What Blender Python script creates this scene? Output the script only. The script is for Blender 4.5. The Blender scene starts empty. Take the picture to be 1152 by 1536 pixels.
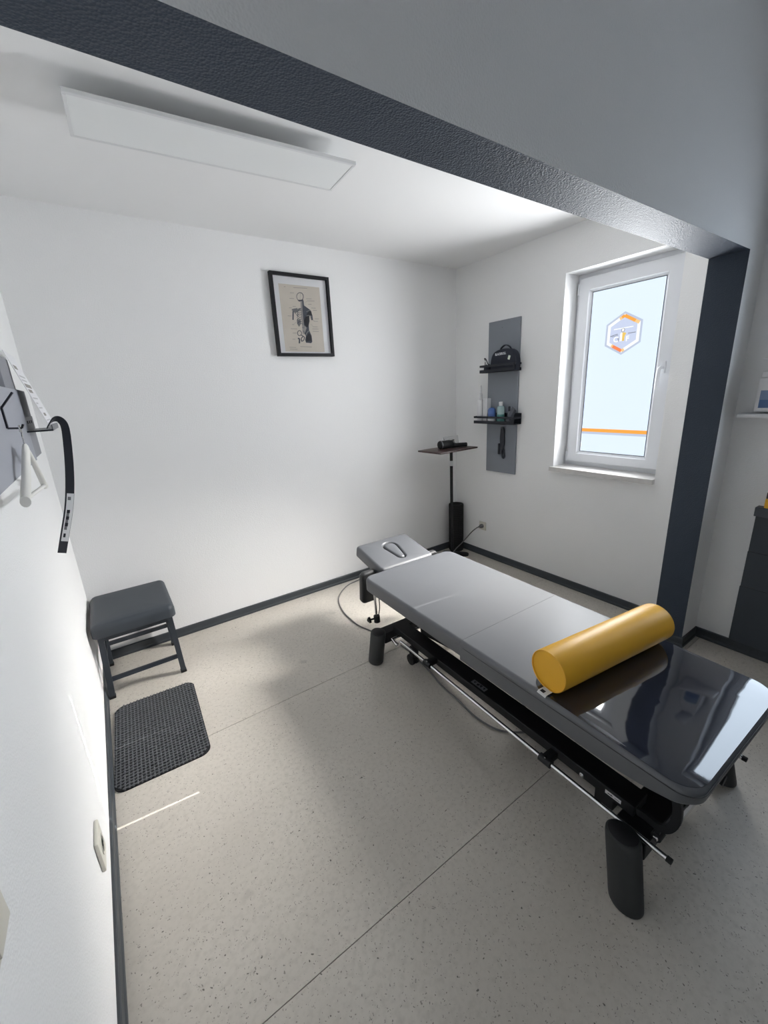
import bpy, bmesh, math, random
from mathutils import Matrix, Vector
random.seed(7)
PI = math.pi
SC = bpy.context.scene
COL = SC.collection

# ------------------------------------------------------------------ camera
cam_data = bpy.data.cameras.new('camera')
cam = bpy.data.objects.new('camera', cam_data)
COL.objects.link(cam)
cam_data.sensor_fit = 'VERTICAL'
cam_data.sensor_height = 24.0
cam_data.lens = 614.81 / 1536 * 24.0
cam_data.clip_start = 0.02
RR = Vector((0.8214571779, -0.5681130386, -0.0495548212))
UU = Vector((0.1986151071, 0.2035604628, 0.9587049479))
FF = Vector((0.5345653787, 0.7973773971, -0.2800520354))
cam.matrix_world = Matrix(((RR.x, UU.x, -FF.x, -2.7756),
                           (RR.y, UU.y, -FF.y, -2.8492),
                           (RR.z, UU.z, -FF.z, 1.5282),
                           (0, 0, 0, 1)))
SC.camera = cam

# ------------------------------------------------------------------ exposure, sky, window daylight
SC.view_settings.view_transform = 'Standard'
SC.view_settings.look = 'None'
SC.view_settings.gamma = 1.0
SC.view_settings.use_curve_mapping = False
SC.view_settings.exposure = 0.27

world = bpy.data.worlds.new('sky')
SC.world = world
world.use_nodes = True
world.node_tree.nodes['Background'].inputs[0].default_value = (0.55, 0.70, 1.0, 1)
world.node_tree.nodes['Background'].inputs[1].default_value = 1.0


def window_light(name, loc, sx, sy, energy, color, spread=2.5, aim=None):
    l = bpy.data.lights.new(name, 'AREA')
    l.shape = 'RECTANGLE'
    l.size, l.size_y = sx, sy
    l.energy = energy
    l.color = color
    l.spread = spread
    o = bpy.data.objects.new(name, l)
    o.location = loc
    o.rotation_euler = (0, PI / 2, 0)      # shines towards -x, into the room
    if aim:
        o.rotation_euler = (Vector(aim) - Vector(loc)).to_track_quat('-Z', 'Y').to_euler()
    COL.objects.link(o)
    return o


window_light('daylight_niche_window', (0.147, -1.37, 1.57), 1.06, 0.44, 21.5, (0.965, 0.985, 1.0), 2.5)
# sun behind the frosted film: it scatters forwards, down and into the room
window_light('sun_through_niche_window', (0.10, -1.37, 1.45), 0.36, 0.84, 19.0, (1.0, 0.965, 0.92), 1.0, (-1.8, -0.90, 0.0))
window_light('daylight_room_window', (0.147, -2.66, 1.57), 1.06, 0.50, 4.0, (0.72, 0.85, 1.0))

# direct sun: only slips in through the clear slits beside the frosted film
sun = bpy.data.lights.new('sun', 'SUN')
sun.energy = 16.0
sun.angle = 0.0025
sun.color = (1.0, 0.96, 0.9)
so = bpy.data.objects.new('sun', sun)
so.rotation_euler = Vector((-3.18, 0.30, -1.5)).to_track_quat('-Z', 'Y').to_euler()
so.location = (6, -2, 4)
COL.objects.link(so)

# ------------------------------------------------------------------ materials


def lin(v):
    v /= 255.0
    return v / 12.92 if v <= 0.04045 else ((v + 0.055) / 1.055) ** 2.4


def rgb(r, g, b):
    return (lin(r), lin(g), lin(b), 1.0)


def setin(node, names, val):
    for n in names:
        if n in node.inputs:
            node.inputs[n].default_value = val
            return


def mat(name, col, rough=0.5, metal=0.0, spec=0.5, bump=0.0, bscale=200.0, var=0.0, vscale=8.0, emit=0.0, ecol=None,
        coat=0.0, stretch=(1, 1, 1), sheen=0.0):
    m = bpy.data.materials.new(name)
    m.use_nodes = True
    nt = m.node_tree
    b = nt.nodes['Principled BSDF']
    b.inputs['Base Color'].default_value = col
    b.inputs['Roughness'].default_value = rough
    b.inputs['Metallic'].default_value = metal
    setin(b, ['Specular IOR Level', 'Specular'], spec)
    if coat:
        setin(b, ['Coat Weight'], coat)
        setin(b, ['Coat Roughness'], 0.05)
    if sheen:
        setin(b, ['Sheen Weight'], sheen)
    if emit:
        setin(b, ['Emission Color'], ecol or col)
        setin(b, ['Emission Strength'], emit)
    if bump or var:
        tc = nt.nodes.new('ShaderNodeTexCoord')
        mp = nt.nodes.new('ShaderNodeMapping')
        mp.inputs['Scale'].default_value = stretch
        nt.links.new(tc.outputs['Object'], mp.inputs[0])
    if bump:
        n = nt.nodes.new('ShaderNodeTexNoise')
        n.inputs['Scale'].default_value = bscale
        n.inputs['Detail'].default_value = 2.0
        nt.links.new(mp.outputs[0], n.inputs['Vector'])
        bp = nt.nodes.new('ShaderNodeBump')
        bp.inputs['Strength'].default_value = bump
        bp.inputs['Distance'].default_value = 0.002
        nt.links.new(n.outputs['Fac'], bp.inputs['Height'])
        nt.links.new(bp.outputs[0], b.inputs['Normal'])
    if var:
        n2 = nt.nodes.new('ShaderNodeTexNoise')
        n2.inputs['Scale'].default_value = vscale
        n2.inputs['Detail'].default_value = 4.0
        nt.links.new(mp.outputs[0], n2.inputs['Vector'])
        mx = nt.nodes.new('ShaderNodeMix')
        mx.data_type = 'RGBA'
        mx.inputs[6].default_value = tuple(c * (1 - var) for c in col[:3]) + (1,)
        mx.inputs[7].default_value = tuple(min(1, c * (1 + var)) for c in col[:3]) + (1,)
        nt.links.new(n2.outputs['Fac'], mx.inputs[0])
        nt.links.new(mx.outputs[2], b.inputs['Base Color'])
    return m


def wallpaper(name, col, rough=0.75, strength=0.25):
    """painted woven glass-fibre wallpaper: fine crossing threads as relief"""
    m = mat(name, col, rough, spec=0.3)
    nt = m.node_tree
    b = nt.nodes['Principled BSDF']
    tc = nt.nodes.new('ShaderNodeTexCoord')
    n = nt.nodes.new('ShaderNodeTexNoise')
    n.inputs['Scale'].default_value = 160
    n.inputs['Detail'].default_value = 2
    mp = nt.nodes.new('ShaderNodeMapping')
    mp.inputs['Scale'].default_value = (0.45, 0.45, 1.6)
    nt.links.new(tc.outputs['Object'], mp.inputs[0])
    nt.links.new(mp.outputs[0], n.inputs['Vector'])
    v = nt.nodes.new('ShaderNodeTexVoronoi')
    v.inputs['Scale'].default_value = 190
    nt.links.new(tc.outputs['Object'], v.inputs['Vector'])
    ad = nt.nodes.new('ShaderNodeMath')
    nt.links.new(n.outputs['Fac'], ad.inputs[0])
    nt.links.new(v.outputs['Distance'], ad.inputs[1])
    bp = nt.nodes.new('ShaderNodeBump')
    bp.inputs['Strength'].default_value = strength
    bp.inputs['Distance'].default_value = 0.003
    nt.links.new(ad.outputs[0], bp.inputs['Height'])
    nt.links.new(bp.outputs[0], b.inputs['Normal'])
    return m


def floor_material():
    m = mat('speckled_linoleum', rgb(186, 178, 168), 0.42, spec=0.4)
    nt = m.node_tree
    b = nt.nodes['Principled BSDF']
    tc = nt.nodes.new('ShaderNodeTexCoord')

    def noise(scale, detail, vec=None):
        n = nt.nodes.new('ShaderNodeTexNoise')
        n.inputs['Scale'].default_value = scale
        n.inputs['Detail'].default_value = detail
        nt.links.new(vec or tc.outputs['Object'], n.inputs['Vector'])
        return n

    def ramp(src, a, c):
        r = nt.nodes.new('ShaderNodeMapRange')
        r.inputs['From Min'].default_value = a
        r.inputs['From Max'].default_value = c
        nt.links.new(src, r.inputs['Value'])
        return r.outputs[0]

    def mixc(fac, a, col):
        mx = nt.nodes.new('ShaderNodeMix')
        mx.data_type = 'RGBA'
        nt.links.new(fac, mx.inputs[0])
        if isinstance(a, tuple):
            mx.inputs[6].default_value = a
        else:
            nt.links.new(a, mx.inputs[6])
        mx.inputs[7].default_value = col
        return mx.outputs[2]

    big = noise(2.2, 5)
    c = mixc(ramp(big.outputs['Fac'], 0.3, 0.7), rgb(192, 186, 177), rgb(204, 198, 189))
    fine = noise(60, 3)
    c = mixc(ramp(fine.outputs['Fac'], 0.45, 0.8), c, rgb(184, 178, 169))
    # dark flecks: stretched voronoi cells, a random few of which are dark
    for sc, thr, dist, col in ((150, 0.74, 0.32, rgb(140, 134, 127)), (85, 0.87, 0.22, rgb(104, 99, 93)), (110, 0.82, 0.24, rgb(200, 193, 184))):
        v = nt.nodes.new('ShaderNodeTexVoronoi')
        v.inputs['Scale'].default_value = sc
        wob = noise(sc * 0.6, 1)
        addv = nt.nodes.new('ShaderNodeMix')
        addv.data_type = 'VECTOR'
        addv.inputs[0].default_value = 0.02
        nt.links.new(tc.outputs['Object'], addv.inputs[4])
        nt.links.new(wob.outputs['Color'], addv.inputs[5])
        nt.links.new(addv.outputs[1], v.inputs['Vector'])
        sep = nt.nodes.new('ShaderNodeSeparateColor')
        nt.links.new(v.outputs['Color'], sep.inputs[0])
        gt = nt.nodes.new('ShaderNodeMath')
        gt.operation = 'GREATER_THAN'
        gt.inputs[1].default_value = thr
        nt.links.new(sep.outputs[0], gt.inputs[0])
        near = ramp(v.outputs['Distance'], dist, dist * 0.6)
        ml = nt.nodes.new('ShaderNodeMath')
        ml.operation = 'MULTIPLY'
        nt.links.new(gt.outputs[0], ml.inputs[0])
        nt.links.new(near, ml.inputs[1])
        c = mixc(ml.outputs[0], c, col)
    # scuff marks
    sm = noise(7, 6)
    c = mixc(ramp(sm.outputs['Fac'], 0.66, 0.86), c, rgb(150, 144, 138))
    nt.links.new(c, b.inputs['Base Color'])
    rr = noise(5, 3)
    mr = nt.nodes.new('ShaderNodeMapRange')
    mr.inputs['To Min'].default_value = 0.34
    mr.inputs['To Max'].default_value = 0.5
    nt.links.new(rr.outputs['Fac'], mr.inputs['Value'])
    nt.links.new(mr.outputs[0], b.inputs['Roughness'])
    return m


M = {}
M['wall'] = wallpaper('white_wallpaper', rgb(240, 240, 240))
M['ceil'] = mat('white_ceiling_paint', rgb(240, 240, 240), 0.9, bump=0.1, bscale=250)
M['slate_paint'] = wallpaper('slate_paint', rgb(60, 69, 82), 0.6, 0.5)
M['floor'] = floor_material()
M['subfloor'] = mat('floor_joint_dark', rgb(90, 82, 74), 0.8)
M['skirt'] = mat('slate_skirting', rgb(56, 61, 66), 0.5)
M['pvc'] = mat('white_pvc', rgb(232, 234, 238), 0.35)
M['gasket'] = mat('grey_gasket', rgb(90, 95, 105), 0.6)
M['marble'] = mat('pale_marble', rgb(205, 203, 200), 0.3, var=0.12, vscale=25)
M['film'] = mat('backlit_frosted_film', rgb(60, 66, 76), 0.4, emit=0.83, ecol=(0.78, 0.895, 1.03, 1))
M['film_grey'] = mat('backlit_grey_print', rgb(50, 50, 60), 0.4, emit=0.83, ecol=(0.52, 0.59, 0.74, 1))
M['film_pale'] = mat('backlit_pale_grey_print', rgb(50, 50, 60), 0.4, emit=0.83, ecol=(0.60, 0.67, 0.86, 1))
M['film_white'] = mat('backlit_white_print', rgb(70, 70, 70), 0.4, emit=0.83, ecol=(0.97, 0.99, 1.0, 1))
M['film_orange'] = mat('backlit_orange_print', rgb(90, 50, 10), 0.4, emit=0.83, ecol=(0.95, 0.40, 0.06, 1))
M['film_peach'] = mat('backlit_light_orange_print', rgb(90, 50, 10), 0.4, emit=0.83, ecol=(0.95, 0.62, 0.28, 1))
M['film_red'] = mat('backlit_red_orange_print', rgb(90, 40, 10), 0.4, emit=0.83, ecol=(0.93, 0.25, 0.09, 1))
M['film_yellow'] = mat('backlit_yellow_print', rgb(90, 70, 10), 0.4, emit=0.83, ecol=(0.85, 0.58, 0.14, 1))
M['film_dark'] = mat('dark_print', rgb(70, 72, 80), 0.4, emit=0.15, ecol=(0.5, 0.55, 0.7, 1))
M['slate'] = mat('slate_vinyl', rgb(52, 58, 65), 0.5)
M['slate_metal'] = mat('slate_lacquer', rgb(44, 50, 58), 0.45)
M['cushion'] = mat('black_grey_vinyl', rgb(76, 79, 84), 0.6, spec=0.8, bump=0.10, bscale=900, var=0.06, vscale=6, coat=0.3)
setin(M['cushion'].node_tree.nodes['Principled BSDF'], ['Coat IOR'], 1.8)
setin(M['cushion'].node_tree.nodes['Principled BSDF'], ['Coat Roughness'], 0.42)
M['cushion_side'] = mat('black_grey_vinyl_side', rgb(50, 51, 52), 0.5, bump=0.12, bscale=900)
M['cover'] = mat('glossy_black_vinyl_sheet', rgb(34, 37, 48), 0.04, spec=1.0, bump=0.35, bscale=5, coat=0.8, var=0.35, vscale=9)
M['black'] = mat('black_steel', rgb(17, 18, 22), 0.5, spec=0.35)
M['black_matt'] = mat('black_plastic', rgb(24, 25, 28), 0.55, spec=0.4)
M['leg'] = mat('dark_grey_leg', rgb(46, 48, 49), 0.6, bump=0.1, bscale=600)
M['rubber'] = mat('black_rubber', rgb(18, 18, 18), 0.8)
M['chrome'] = mat('chrome', rgb(225, 225, 225), 0.14, metal=1.0)
M['yellow'] = mat('yellow_vinyl', rgb(236, 178, 46), 0.45, spec=0.5, bump=0.08, bscale=700)
M['mat'] = mat('charcoal_loop', rgb(88, 90, 94), 0.95, spec=0.2, var=0.45, vscale=160)
M['mat_base'] = mat('black_mat_base', rgb(20, 21, 24), 0.9)
M['frame_black'] = mat('black_frame', rgb(16, 17, 22), 0.45, spec=0.3)
M['paper'] = mat('white_paper', rgb(232, 232, 235), 0.8)
M['parchment'] = mat('old_paper', rgb(202, 194, 184), 0.85, var=0.10, vscale=9)
M['ink'] = mat('grey_ink', rgb(70, 74, 84), 0.8, var=0.25, vscale=60)
M['ink_light'] = mat('pale_ink', rgb(150, 146, 142), 0.8)
M['ink_pale'] = mat('very_pale_ink', rgb(196, 196, 198), 0.8)
M['ink_mid'] = mat('mid_ink', rgb(112, 112, 116), 0.8)
M['ink_black'] = mat('black_ink', rgb(32, 34, 42), 0.8)
M['board'] = mat('grey_board', rgb(132, 137, 145), 0.6, spec=0.3)
M['board_light'] = mat('pale_grey_board', rgb(160, 163, 172), 0.6)
M['board_dark'] = mat('mid_grey_board', rgb(140, 142, 148), 0.6)
M['navy_black'] = mat('black_shelf_steel', rgb(26, 30, 40), 0.5)
M['bag'] = mat('black_nylon', rgb(28, 33, 46), 0.75, bump=0.2, bscale=500)
M['white'] = mat('white_plastic', rgb(226, 226, 228), 0.4)
M['cream'] = mat('cream_plastic', rgb(214, 211, 200), 0.35)
M['white_wood'] = mat('white_wood', rgb(232, 231, 226), 0.5)
M['blue'] = mat('blue_plastic', rgb(78, 108, 168), 0.4)
M['green'] = mat('green_liquid', rgb(74, 128, 124), 0.3)
M['clear'] = mat('clear_bottle', rgb(160, 184, 186), 0.25)
M['grey_plastic'] = mat('grey_plastic', rgb(88, 92, 100), 0.5)
M['steel'] = mat('grey_steel', rgb(120, 122, 128), 0.4, metal=0.6)
M['wood'] = mat('dark_wood', rgb(64, 44, 42), 0.35, var=0.25, vscale=14, stretch=(1, 8, 8))
M['cable'] = mat('grey_cable', rgb(104, 103, 104), 0.5)
M['diffuser'] = mat('opal_diffuser', rgb(236, 238, 238), 0.5)
M['fixture'] = mat('white_fixture', rgb(222, 223, 224), 0.4)
M['cladding'] = mat('dark_slate_cladding', rgb(62, 68, 76), 0.5)
M['blue_label'] = mat('blue_label', rgb(70, 104, 150), 0.4)
M['blue_label_light'] = mat('pale_blue_label', rgb(112, 136, 170), 0.4)
M['tagwhite'] = mat('white_label', rgb(220, 222, 224), 0.6)
M['tag_green'] = mat('pale_green_tag', rgb(206, 216, 200), 0.6)
M['plate_grey'] = mat('grey_label', rgb(120, 122, 126), 0.5)
M['glass'] = mat('clear_glass', (1, 1, 1, 1), 0.02)
setin(M['glass'].node_tree.nodes['Principled BSDF'], ['Transmission Weight'], 1.0)
setin(M['glass'].node_tree.nodes['Principled BSDF'], ['IOR'], 1.02)
M['clear_bag'] = mat('thin_clear_plastic', (0.92, 0.93, 0.94, 1), 0.12)
setin(M['clear_bag'].node_tree.nodes['Principled BSDF'], ['Transmission Weight'], 0.85)
setin(M['clear_bag'].node_tree.nodes['Principled BSDF'], ['IOR'], 1.05)

# ------------------------------------------------------------------ object helpers
WORLD = {}      # thing -> world matrix (parents are never scaled)


def thing(name, label, cat, loc=(0, 0, 0), rz=0.0, group=None):
    o = bpy.data.objects.new(name, None)
    o.empty_display_size = 0.05
    COL.objects.link(o)
    o.location = loc
    o.rotation_euler = (0, 0, rz)
    o['label'] = label
    o['category'] = cat
    if group:
        o['group'] = group
    WORLD[o] = Matrix.Translation(loc) @ Matrix.Rotation(rz, 4, 'Z')
    return o


def struct(name, bm, m, smooth=False, parent=None):
    o = obj(name, bm, m, parent, smooth)
    if parent is None:
        o['kind'] = 'structure'
    return o


def obj(name, bm, m, parent=None, smooth=False, local=False, label=None, sharp=40):
    """link a bmesh as ONE mesh object; geometry is given in world space unless local"""
    bmesh.ops.recalc_face_normals(bm, faces=bm.faces)
    me = bpy.data.meshes.new(name)
    bm.to_mesh(me)
    bm.free()
    for x in (m if isinstance(m, (list, tuple)) else [m]):
        me.materials.append(x)
    if smooth:
        for p in me.polygons:
            p.use_smooth = True
        me.set_sharp_from_angle(angle=math.radians(sharp))
    o = bpy.data.objects.new(name, me)
    COL.objects.link(o)
    if parent is not None:
        o.parent = parent
        root = parent
        while root.parent is not None:
            root = root.parent
        W = WORLD.get(root)
        if W is not None and not local:
            me.transform(W.inverted())
    if label:
        o['label'] = label
    return o


def tag(o, label, cat, group=None):
    o['label'] = label
    o['category'] = cat
    if group:
        o['group'] = group
    return o


def B():
    return bmesh.new()


def box(bm, x0, x1, y0, y1, z0, z1, mi=0, mtx=None):
    vs = [bm.verts.new(v) for v in ((x0, y0, z0), (x1, y0, z0), (x1, y1, z0), (x0, y1, z0), (x0, y0, z1), (x1, y0, z1), (x1, y1, z1), (x0, y1, z1))]
    if mtx is not None:
        for v in vs:
            v.co = mtx @ v.co
    out = []
    for f in ((0, 3, 2, 1), (4, 5, 6, 7), (0, 1, 5, 4), (1, 2, 6, 5), (2, 3, 7, 6), (3, 0, 4, 7)):
        fc = bm.faces.new([vs[i] for i in f])
        fc.material_index = mi
        out.append(fc)
    return vs


def bbox(x0, x1, y0, y1, z0, z1, r=0.003, seg=2, mtx=None):
    bm = B()
    box(bm, x0, x1, y0, y1, z0, z1)
    r = min(r, 0.49 * min(abs(x1 - x0), abs(y1 - y0), abs(z1 - z0)))
    bmesh.ops.bevel(bm, geom=list(bm.edges), offset=r, segments=seg, affect='EDGES', profile=0.5)
    if mtx is not None:
        bm.transform(mtx)
    return bm


def join(dst, src, mi=None):
    me = bpy.data.meshes.new('tmp')
    n = len(dst.faces)
    src.to_mesh(me)
    src.free()
    dst.from_mesh(me)
    bpy.data.meshes.remove(me)
    if mi is not None:
        dst.faces.ensure_lookup_table()
        for f in dst.faces[n:]:
            f.material_index = mi
    return dst


def loft(bm, loops, cap0=True, cap1=True, closed=True, mi=0):
    rings = [[bm.verts.new(p) for p in L] for L in loops]
    n = len(rings[0])
    for a, b in zip(rings, rings[1:]):
        for i in range(n if closed else n - 1):
            j = (i + 1) % n
            f = bm.faces.new((a[i], a[j], b[j], b[i]))
            f.material_index = mi
    if cap0:
        bm.faces.new(rings[0][::-1]).material_index = mi
    if cap1:
        bm.faces.new(rings[-1]).material_index = mi
    return rings


def rrect(cx, cy, hx, hy, rc, n=6):
    pts = []
    rc = max(0.0005, min(rc, hx, hy))
    for qx, qy, a0 in ((1, 1, 0), (-1, 1, 90), (-1, -1, 180), (1, -1, 270)):
        for i in range(n + 1):
            a = math.radians(a0 + 90 * i / n)
            pts.append((cx + qx * (hx - rc) + rc * math.cos(a), cy + qy * (hy - rc) + rc * math.sin(a)))
    return pts


def pad(x0, x1, y0, y1, z0, z1, rc=0.03, re=0.015, n=6, seg=5, crown=0.0, rb=None):
    """upholstered slab: rounded plan corners and rounded top and bottom edges"""
    bm = B()
    cx, cy, hx, hy = (x0 + x1) / 2, (y0 + y1) / 2, (x1 - x0) / 2, (y1 - y0) / 2
    rb = re if rb is None else rb
    loops = []

    def L(d, z):
        return [(p[0], p[1], z) for p in rrect(cx, cy, hx - d, hy - d, max(rc - d, 0.002), n)]
    for i in range(seg + 1):
        a = PI / 2 * i / seg
        loops.append(L(rb * (1 - math.sin(a)), z0 + rb * (1 - math.cos(a))))
    for i in range(seg + 1):
        a = PI / 2 * i / seg
        loops.append(L(re * (1 - math.cos(a)), z1 - re + re * math.sin(a)))
    if crown:
        k = min(hx, hy)
        for t in (0.25, 0.5, 0.75):
            loops.append(L(re + (k - re) * t * 0.9, z1 + crown * math.sin(t * PI / 2)))
    loft(bm, loops)
    return bm


def frame_of(d):
    d = d.normalized()
    up = Vector((0, 0, 1)) if abs(d.z) < 0.95 else Vector((1, 0, 0))
    s = d.cross(up).normalized()
    return s, s.cross(d).normalized()


def tube(bm, pts, r, n=10, caps=True, mi=0):
    pts = [Vector(p) for p in pts]
    loops = []
    s = u = None
    for i, p in enumerate(pts):
        a = pts[max(i - 1, 0)]
        b = pts[min(i + 1, len(pts) - 1)]
        d = (b - a).normalized()
        if s is None:
            s, u = frame_of(d)
        else:
            s = (s - d * s.dot(d)).normalized()
            u = s.cross(d).normalized()
        rr = r[i] if isinstance(r, (list, tuple)) else r
        loops.append([tuple(p + s * (rr * math.cos(2 * PI * k / n)) + u * (rr * math.sin(2 * PI * k / n))) for k in range(n)])
    loft(bm, loops, caps, caps, mi=mi)
    return bm


def bar(bm, p0, p1, w, h, up=(0, 0, 1), mi=0):
    """straight bar with rectangular section w (sideways) x h (along up)"""
    p0, p1 = Vector(p0), Vector(p1)
    d = (p1 - p0).normalized()
    s = d.cross(Vector(up))
    if s.length < 1e-6:
        s = d.cross(Vector((1, 0, 0)))
    s.normalize()
    u = s.cross(d).normalized()
    loops = []
    for p in (p0, p1):
        loops.append([tuple(p + s * a * w / 2 + u * b * h / 2) for a, b in ((-1, -1), (1, -1), (1, 1), (-1, 1))])
    loft(bm, loops, mi=mi)
    return bm


def lathe(bm, prof, c=(0, 0, 0), n=24, mi=0, mtx=None):
    loops = []
    for r, z in prof:
        L = []
        for k in range(n):
            v = Vector((r * math.cos(2 * PI * k / n), r * math.sin(2 * PI * k / n), z))
            if mtx is not None:
                v = mtx @ v
            L.append(tuple(v + Vector(c)))
        loops.append(L)
    loft(bm, loops, mi=mi)
    return bm


def curve(pts, n=8):
    """Catmull-Rom through pts"""
    P = [Vector(p) for p in pts]
    P = [P[0] * 2 - P[1]] + P + [P[-1] * 2 - P[-2]]
    out = []
    for i in range(1, len(P) - 2):
        for k in range(n):
            t = k / n
            a, b, c, d = P[i - 1], P[i], P[i + 1], P[i + 2]
            out.append(0.5 * ((2 * b) + (c - a) * t + (2 * a - 5 * b + 4 * c - d) * t * t + (3 * b - a - 3 * c + d) * t ** 3))
    out.append(P[-2])
    return out


def plate(bm, pts, mtx, t, mi=0):
    """2-D polygon extruded by t along local +z, placed by mtx"""
    lo = [tuple(mtx @ Vector((p[0], p[1], 0))) for p in pts]
    hi = [tuple(mtx @ Vector((p[0], p[1], t))) for p in pts]
    loft(bm, [lo, hi], mi=mi)
    return bm


def text(name, body, size, mtx, m, parent, shear=0.0, extrude=0.0004, bold=0.0, sx=1.0):
    c = bpy.data.curves.new(name, 'FONT')
    c.body = body
    c.size = size
    c.extrude = extrude
    c.offset = bold
    c.shear = shear
    c.align_x = 'CENTER'
    c.align_y = 'CENTER'
    c.resolution_u = 3
    tmp = bpy.data.objects.new(name + '_tmp', c)
    COL.objects.link(tmp)
    dg = bpy.context.evaluated_depsgraph_get()
    me = bpy.data.meshes.new_from_object(tmp.evaluated_get(dg))
    bpy.data.objects.remove(tmp)
    bpy.data.curves.remove(c)
    me.name = name
    me.transform(mtx @ Matrix.Diagonal((sx, 1, 1, 1)))
    me.materials.clear()
    me.materials.append(m)
    o = bpy.data.objects.new(name, me)
    COL.objects.link(o)
    root = parent
    while root.parent is not None:
        root = root.parent
    o.parent = parent
    if root in WORLD:
        me.transform(WORLD[root].inverted())
    return o


def axes(o, ex, ey):
    """matrix with local x = ex, local y = ey, at o"""
    ex, ey = Vector(ex).normalized(), Vector(ey).normalized()
    ez = ex.cross(ey)
    return Matrix(((ex.x, ey.x, ez.x, o[0]), (ex.y, ey.y, ez.y, o[1]), (ex.z, ey.z, ez.z, o[2]), (0, 0, 0, 1)))


# ------------------------------------------------------------------ room shell
WX = -3.0275            # left wall
YF, YN = -1.917, -2.073  # far and near face of the partition
HL = 2.065              # underside of the lintel
JX = -0.197             # jamb face
YB = -5.6
HN, HM = 2.50, 2.95

bm = B()
box(bm, WX - 0.15, 0.3, YB, 0.15, -0.2, -0.004)
fl = struct('floor', bm, M['subfloor'])
ys = [0.0, -1.036, -2.106, -3.176, -4.246, YB]
for a, b in zip(ys, ys[1:]):
    bm = B()
    box(bm, WX, 0.0, b + 0.0012, a - 0.0012, -0.004, 0.0)
    obj('floor_sheet', bm, M['floor'], fl)

bm = B()
box(bm, WX - 0.15, 0.3, 0.0, 0.15, 0.0, HM)
struct('wall_back', bm, M['wall'])
bm = B()
box(bm, WX - 0.15, WX, YB, 0.0, 0.0, HM)
struct('wall_left', bm, M['wall'])
bm = B()
box(bm, WX - 0.15, 0.3, YB - 0.15, YB, 0.0, HM)
struct('wall_front', bm, M['wall'])

W1 = (-1.735, -1.035, 0.928, 2.229)
W2 = (-3.025, -2.325, 0.928, 2.229)
bm = B()
box(bm, 0, 0.3, YB, W2[0], 0, HM)
box(bm, 0, 0.3, W2[1], W1[0], 0, HM)
box(bm, 0, 0.3, W1[1], 0.0, 0, HM)
for w in (W1, W2):
    box(bm, 0, 0.3, w[0], w[1], 0, w[2])
    box(bm, 0, 0.3, w[0], w[1], w[3], HM)
struct('wall_right', bm, M['wall'])

bm = B()
box(bm, WX, 0.0, YF, 0.0, HN, HM)
struct('ceiling', bm, M['ceil'])
bm = B()
box(bm, WX - 0.15, 0.3, YB - 0.15, 0.15, HM, HM + 0.15)
o = struct('ceiling', bm, M['ceil'])

# partition: white faces, dark painted soffit and jamb
bm = B()
prof = [(WX, HL), (JX, HL), (JX, 0.0), (0.0, 0.0), (0.0, HM), (WX, HM)]
lo = [(x, YN, z) for x, z in prof]
hi = [(x, YF, z) for x, z in prof]
rings = loft(bm, [lo, hi])
bm.faces.ensure_lookup_table()
bmesh.ops.recalc_face_normals(bm, faces=bm.faces)
for f in bm.faces:
    c = f.calc_center_median()
    if abs(f.normal.y) < 0.5 and (abs(c.z - HL) < 0.01 or abs(c.x - JX) < 0.01):
        f.material_index = 1
struct('wall_partition', bm, [M['wall'], M['slate_paint']])


def skirting(name, pts, inward):
    """stepped skirting swept along a floor polyline; inward = side of the room"""
    bm = B()
    prof = [(0, 0), (0.014, 0), (0.014, 0.012), (0.010, 0.020), (0.010, 0.056), (0.007, 0.060), (0, 0.060)]
    loops = []
    P = [Vector((p[0], p[1], 0)) for p in pts]
    for i, p in enumerate(P):
        ds = []
        if i > 0:
            ds.append((P[i] - P[i - 1]).normalized())
        if i < len(P) - 1:
            ds.append((P[i + 1] - P[i]).normalized())
        ns = [Vector((-d.y, d.x, 0)) * inward for d in ds]
        n = ns[0] if len(ns) == 1 else (ns[0] + ns[1]) / (1 + ns[0].dot(ns[1]))
        loops.append([tuple(p + n * a + Vector((0, 0, h))) for a, h in prof])
    loft(bm, loops)
    return struct(name, bm, M['skirt'])


skirting('baseboard_back', [(WX + 0.014, 0), (-0.014, 0)], -1)
skirting('baseboard_left', [(WX, YB), (WX, 0)], -1)
skirting('baseboard_right', [(0, 0), (0, YF)], -1)
skirting('baseboard_pier', [(JX, YF), (JX, YN), (-0.014, YN)], -1)
skirting('baseboard_room', [(0, YN), (0, YB)], -1)

# ------------------------------------------------------------------ windows


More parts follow.
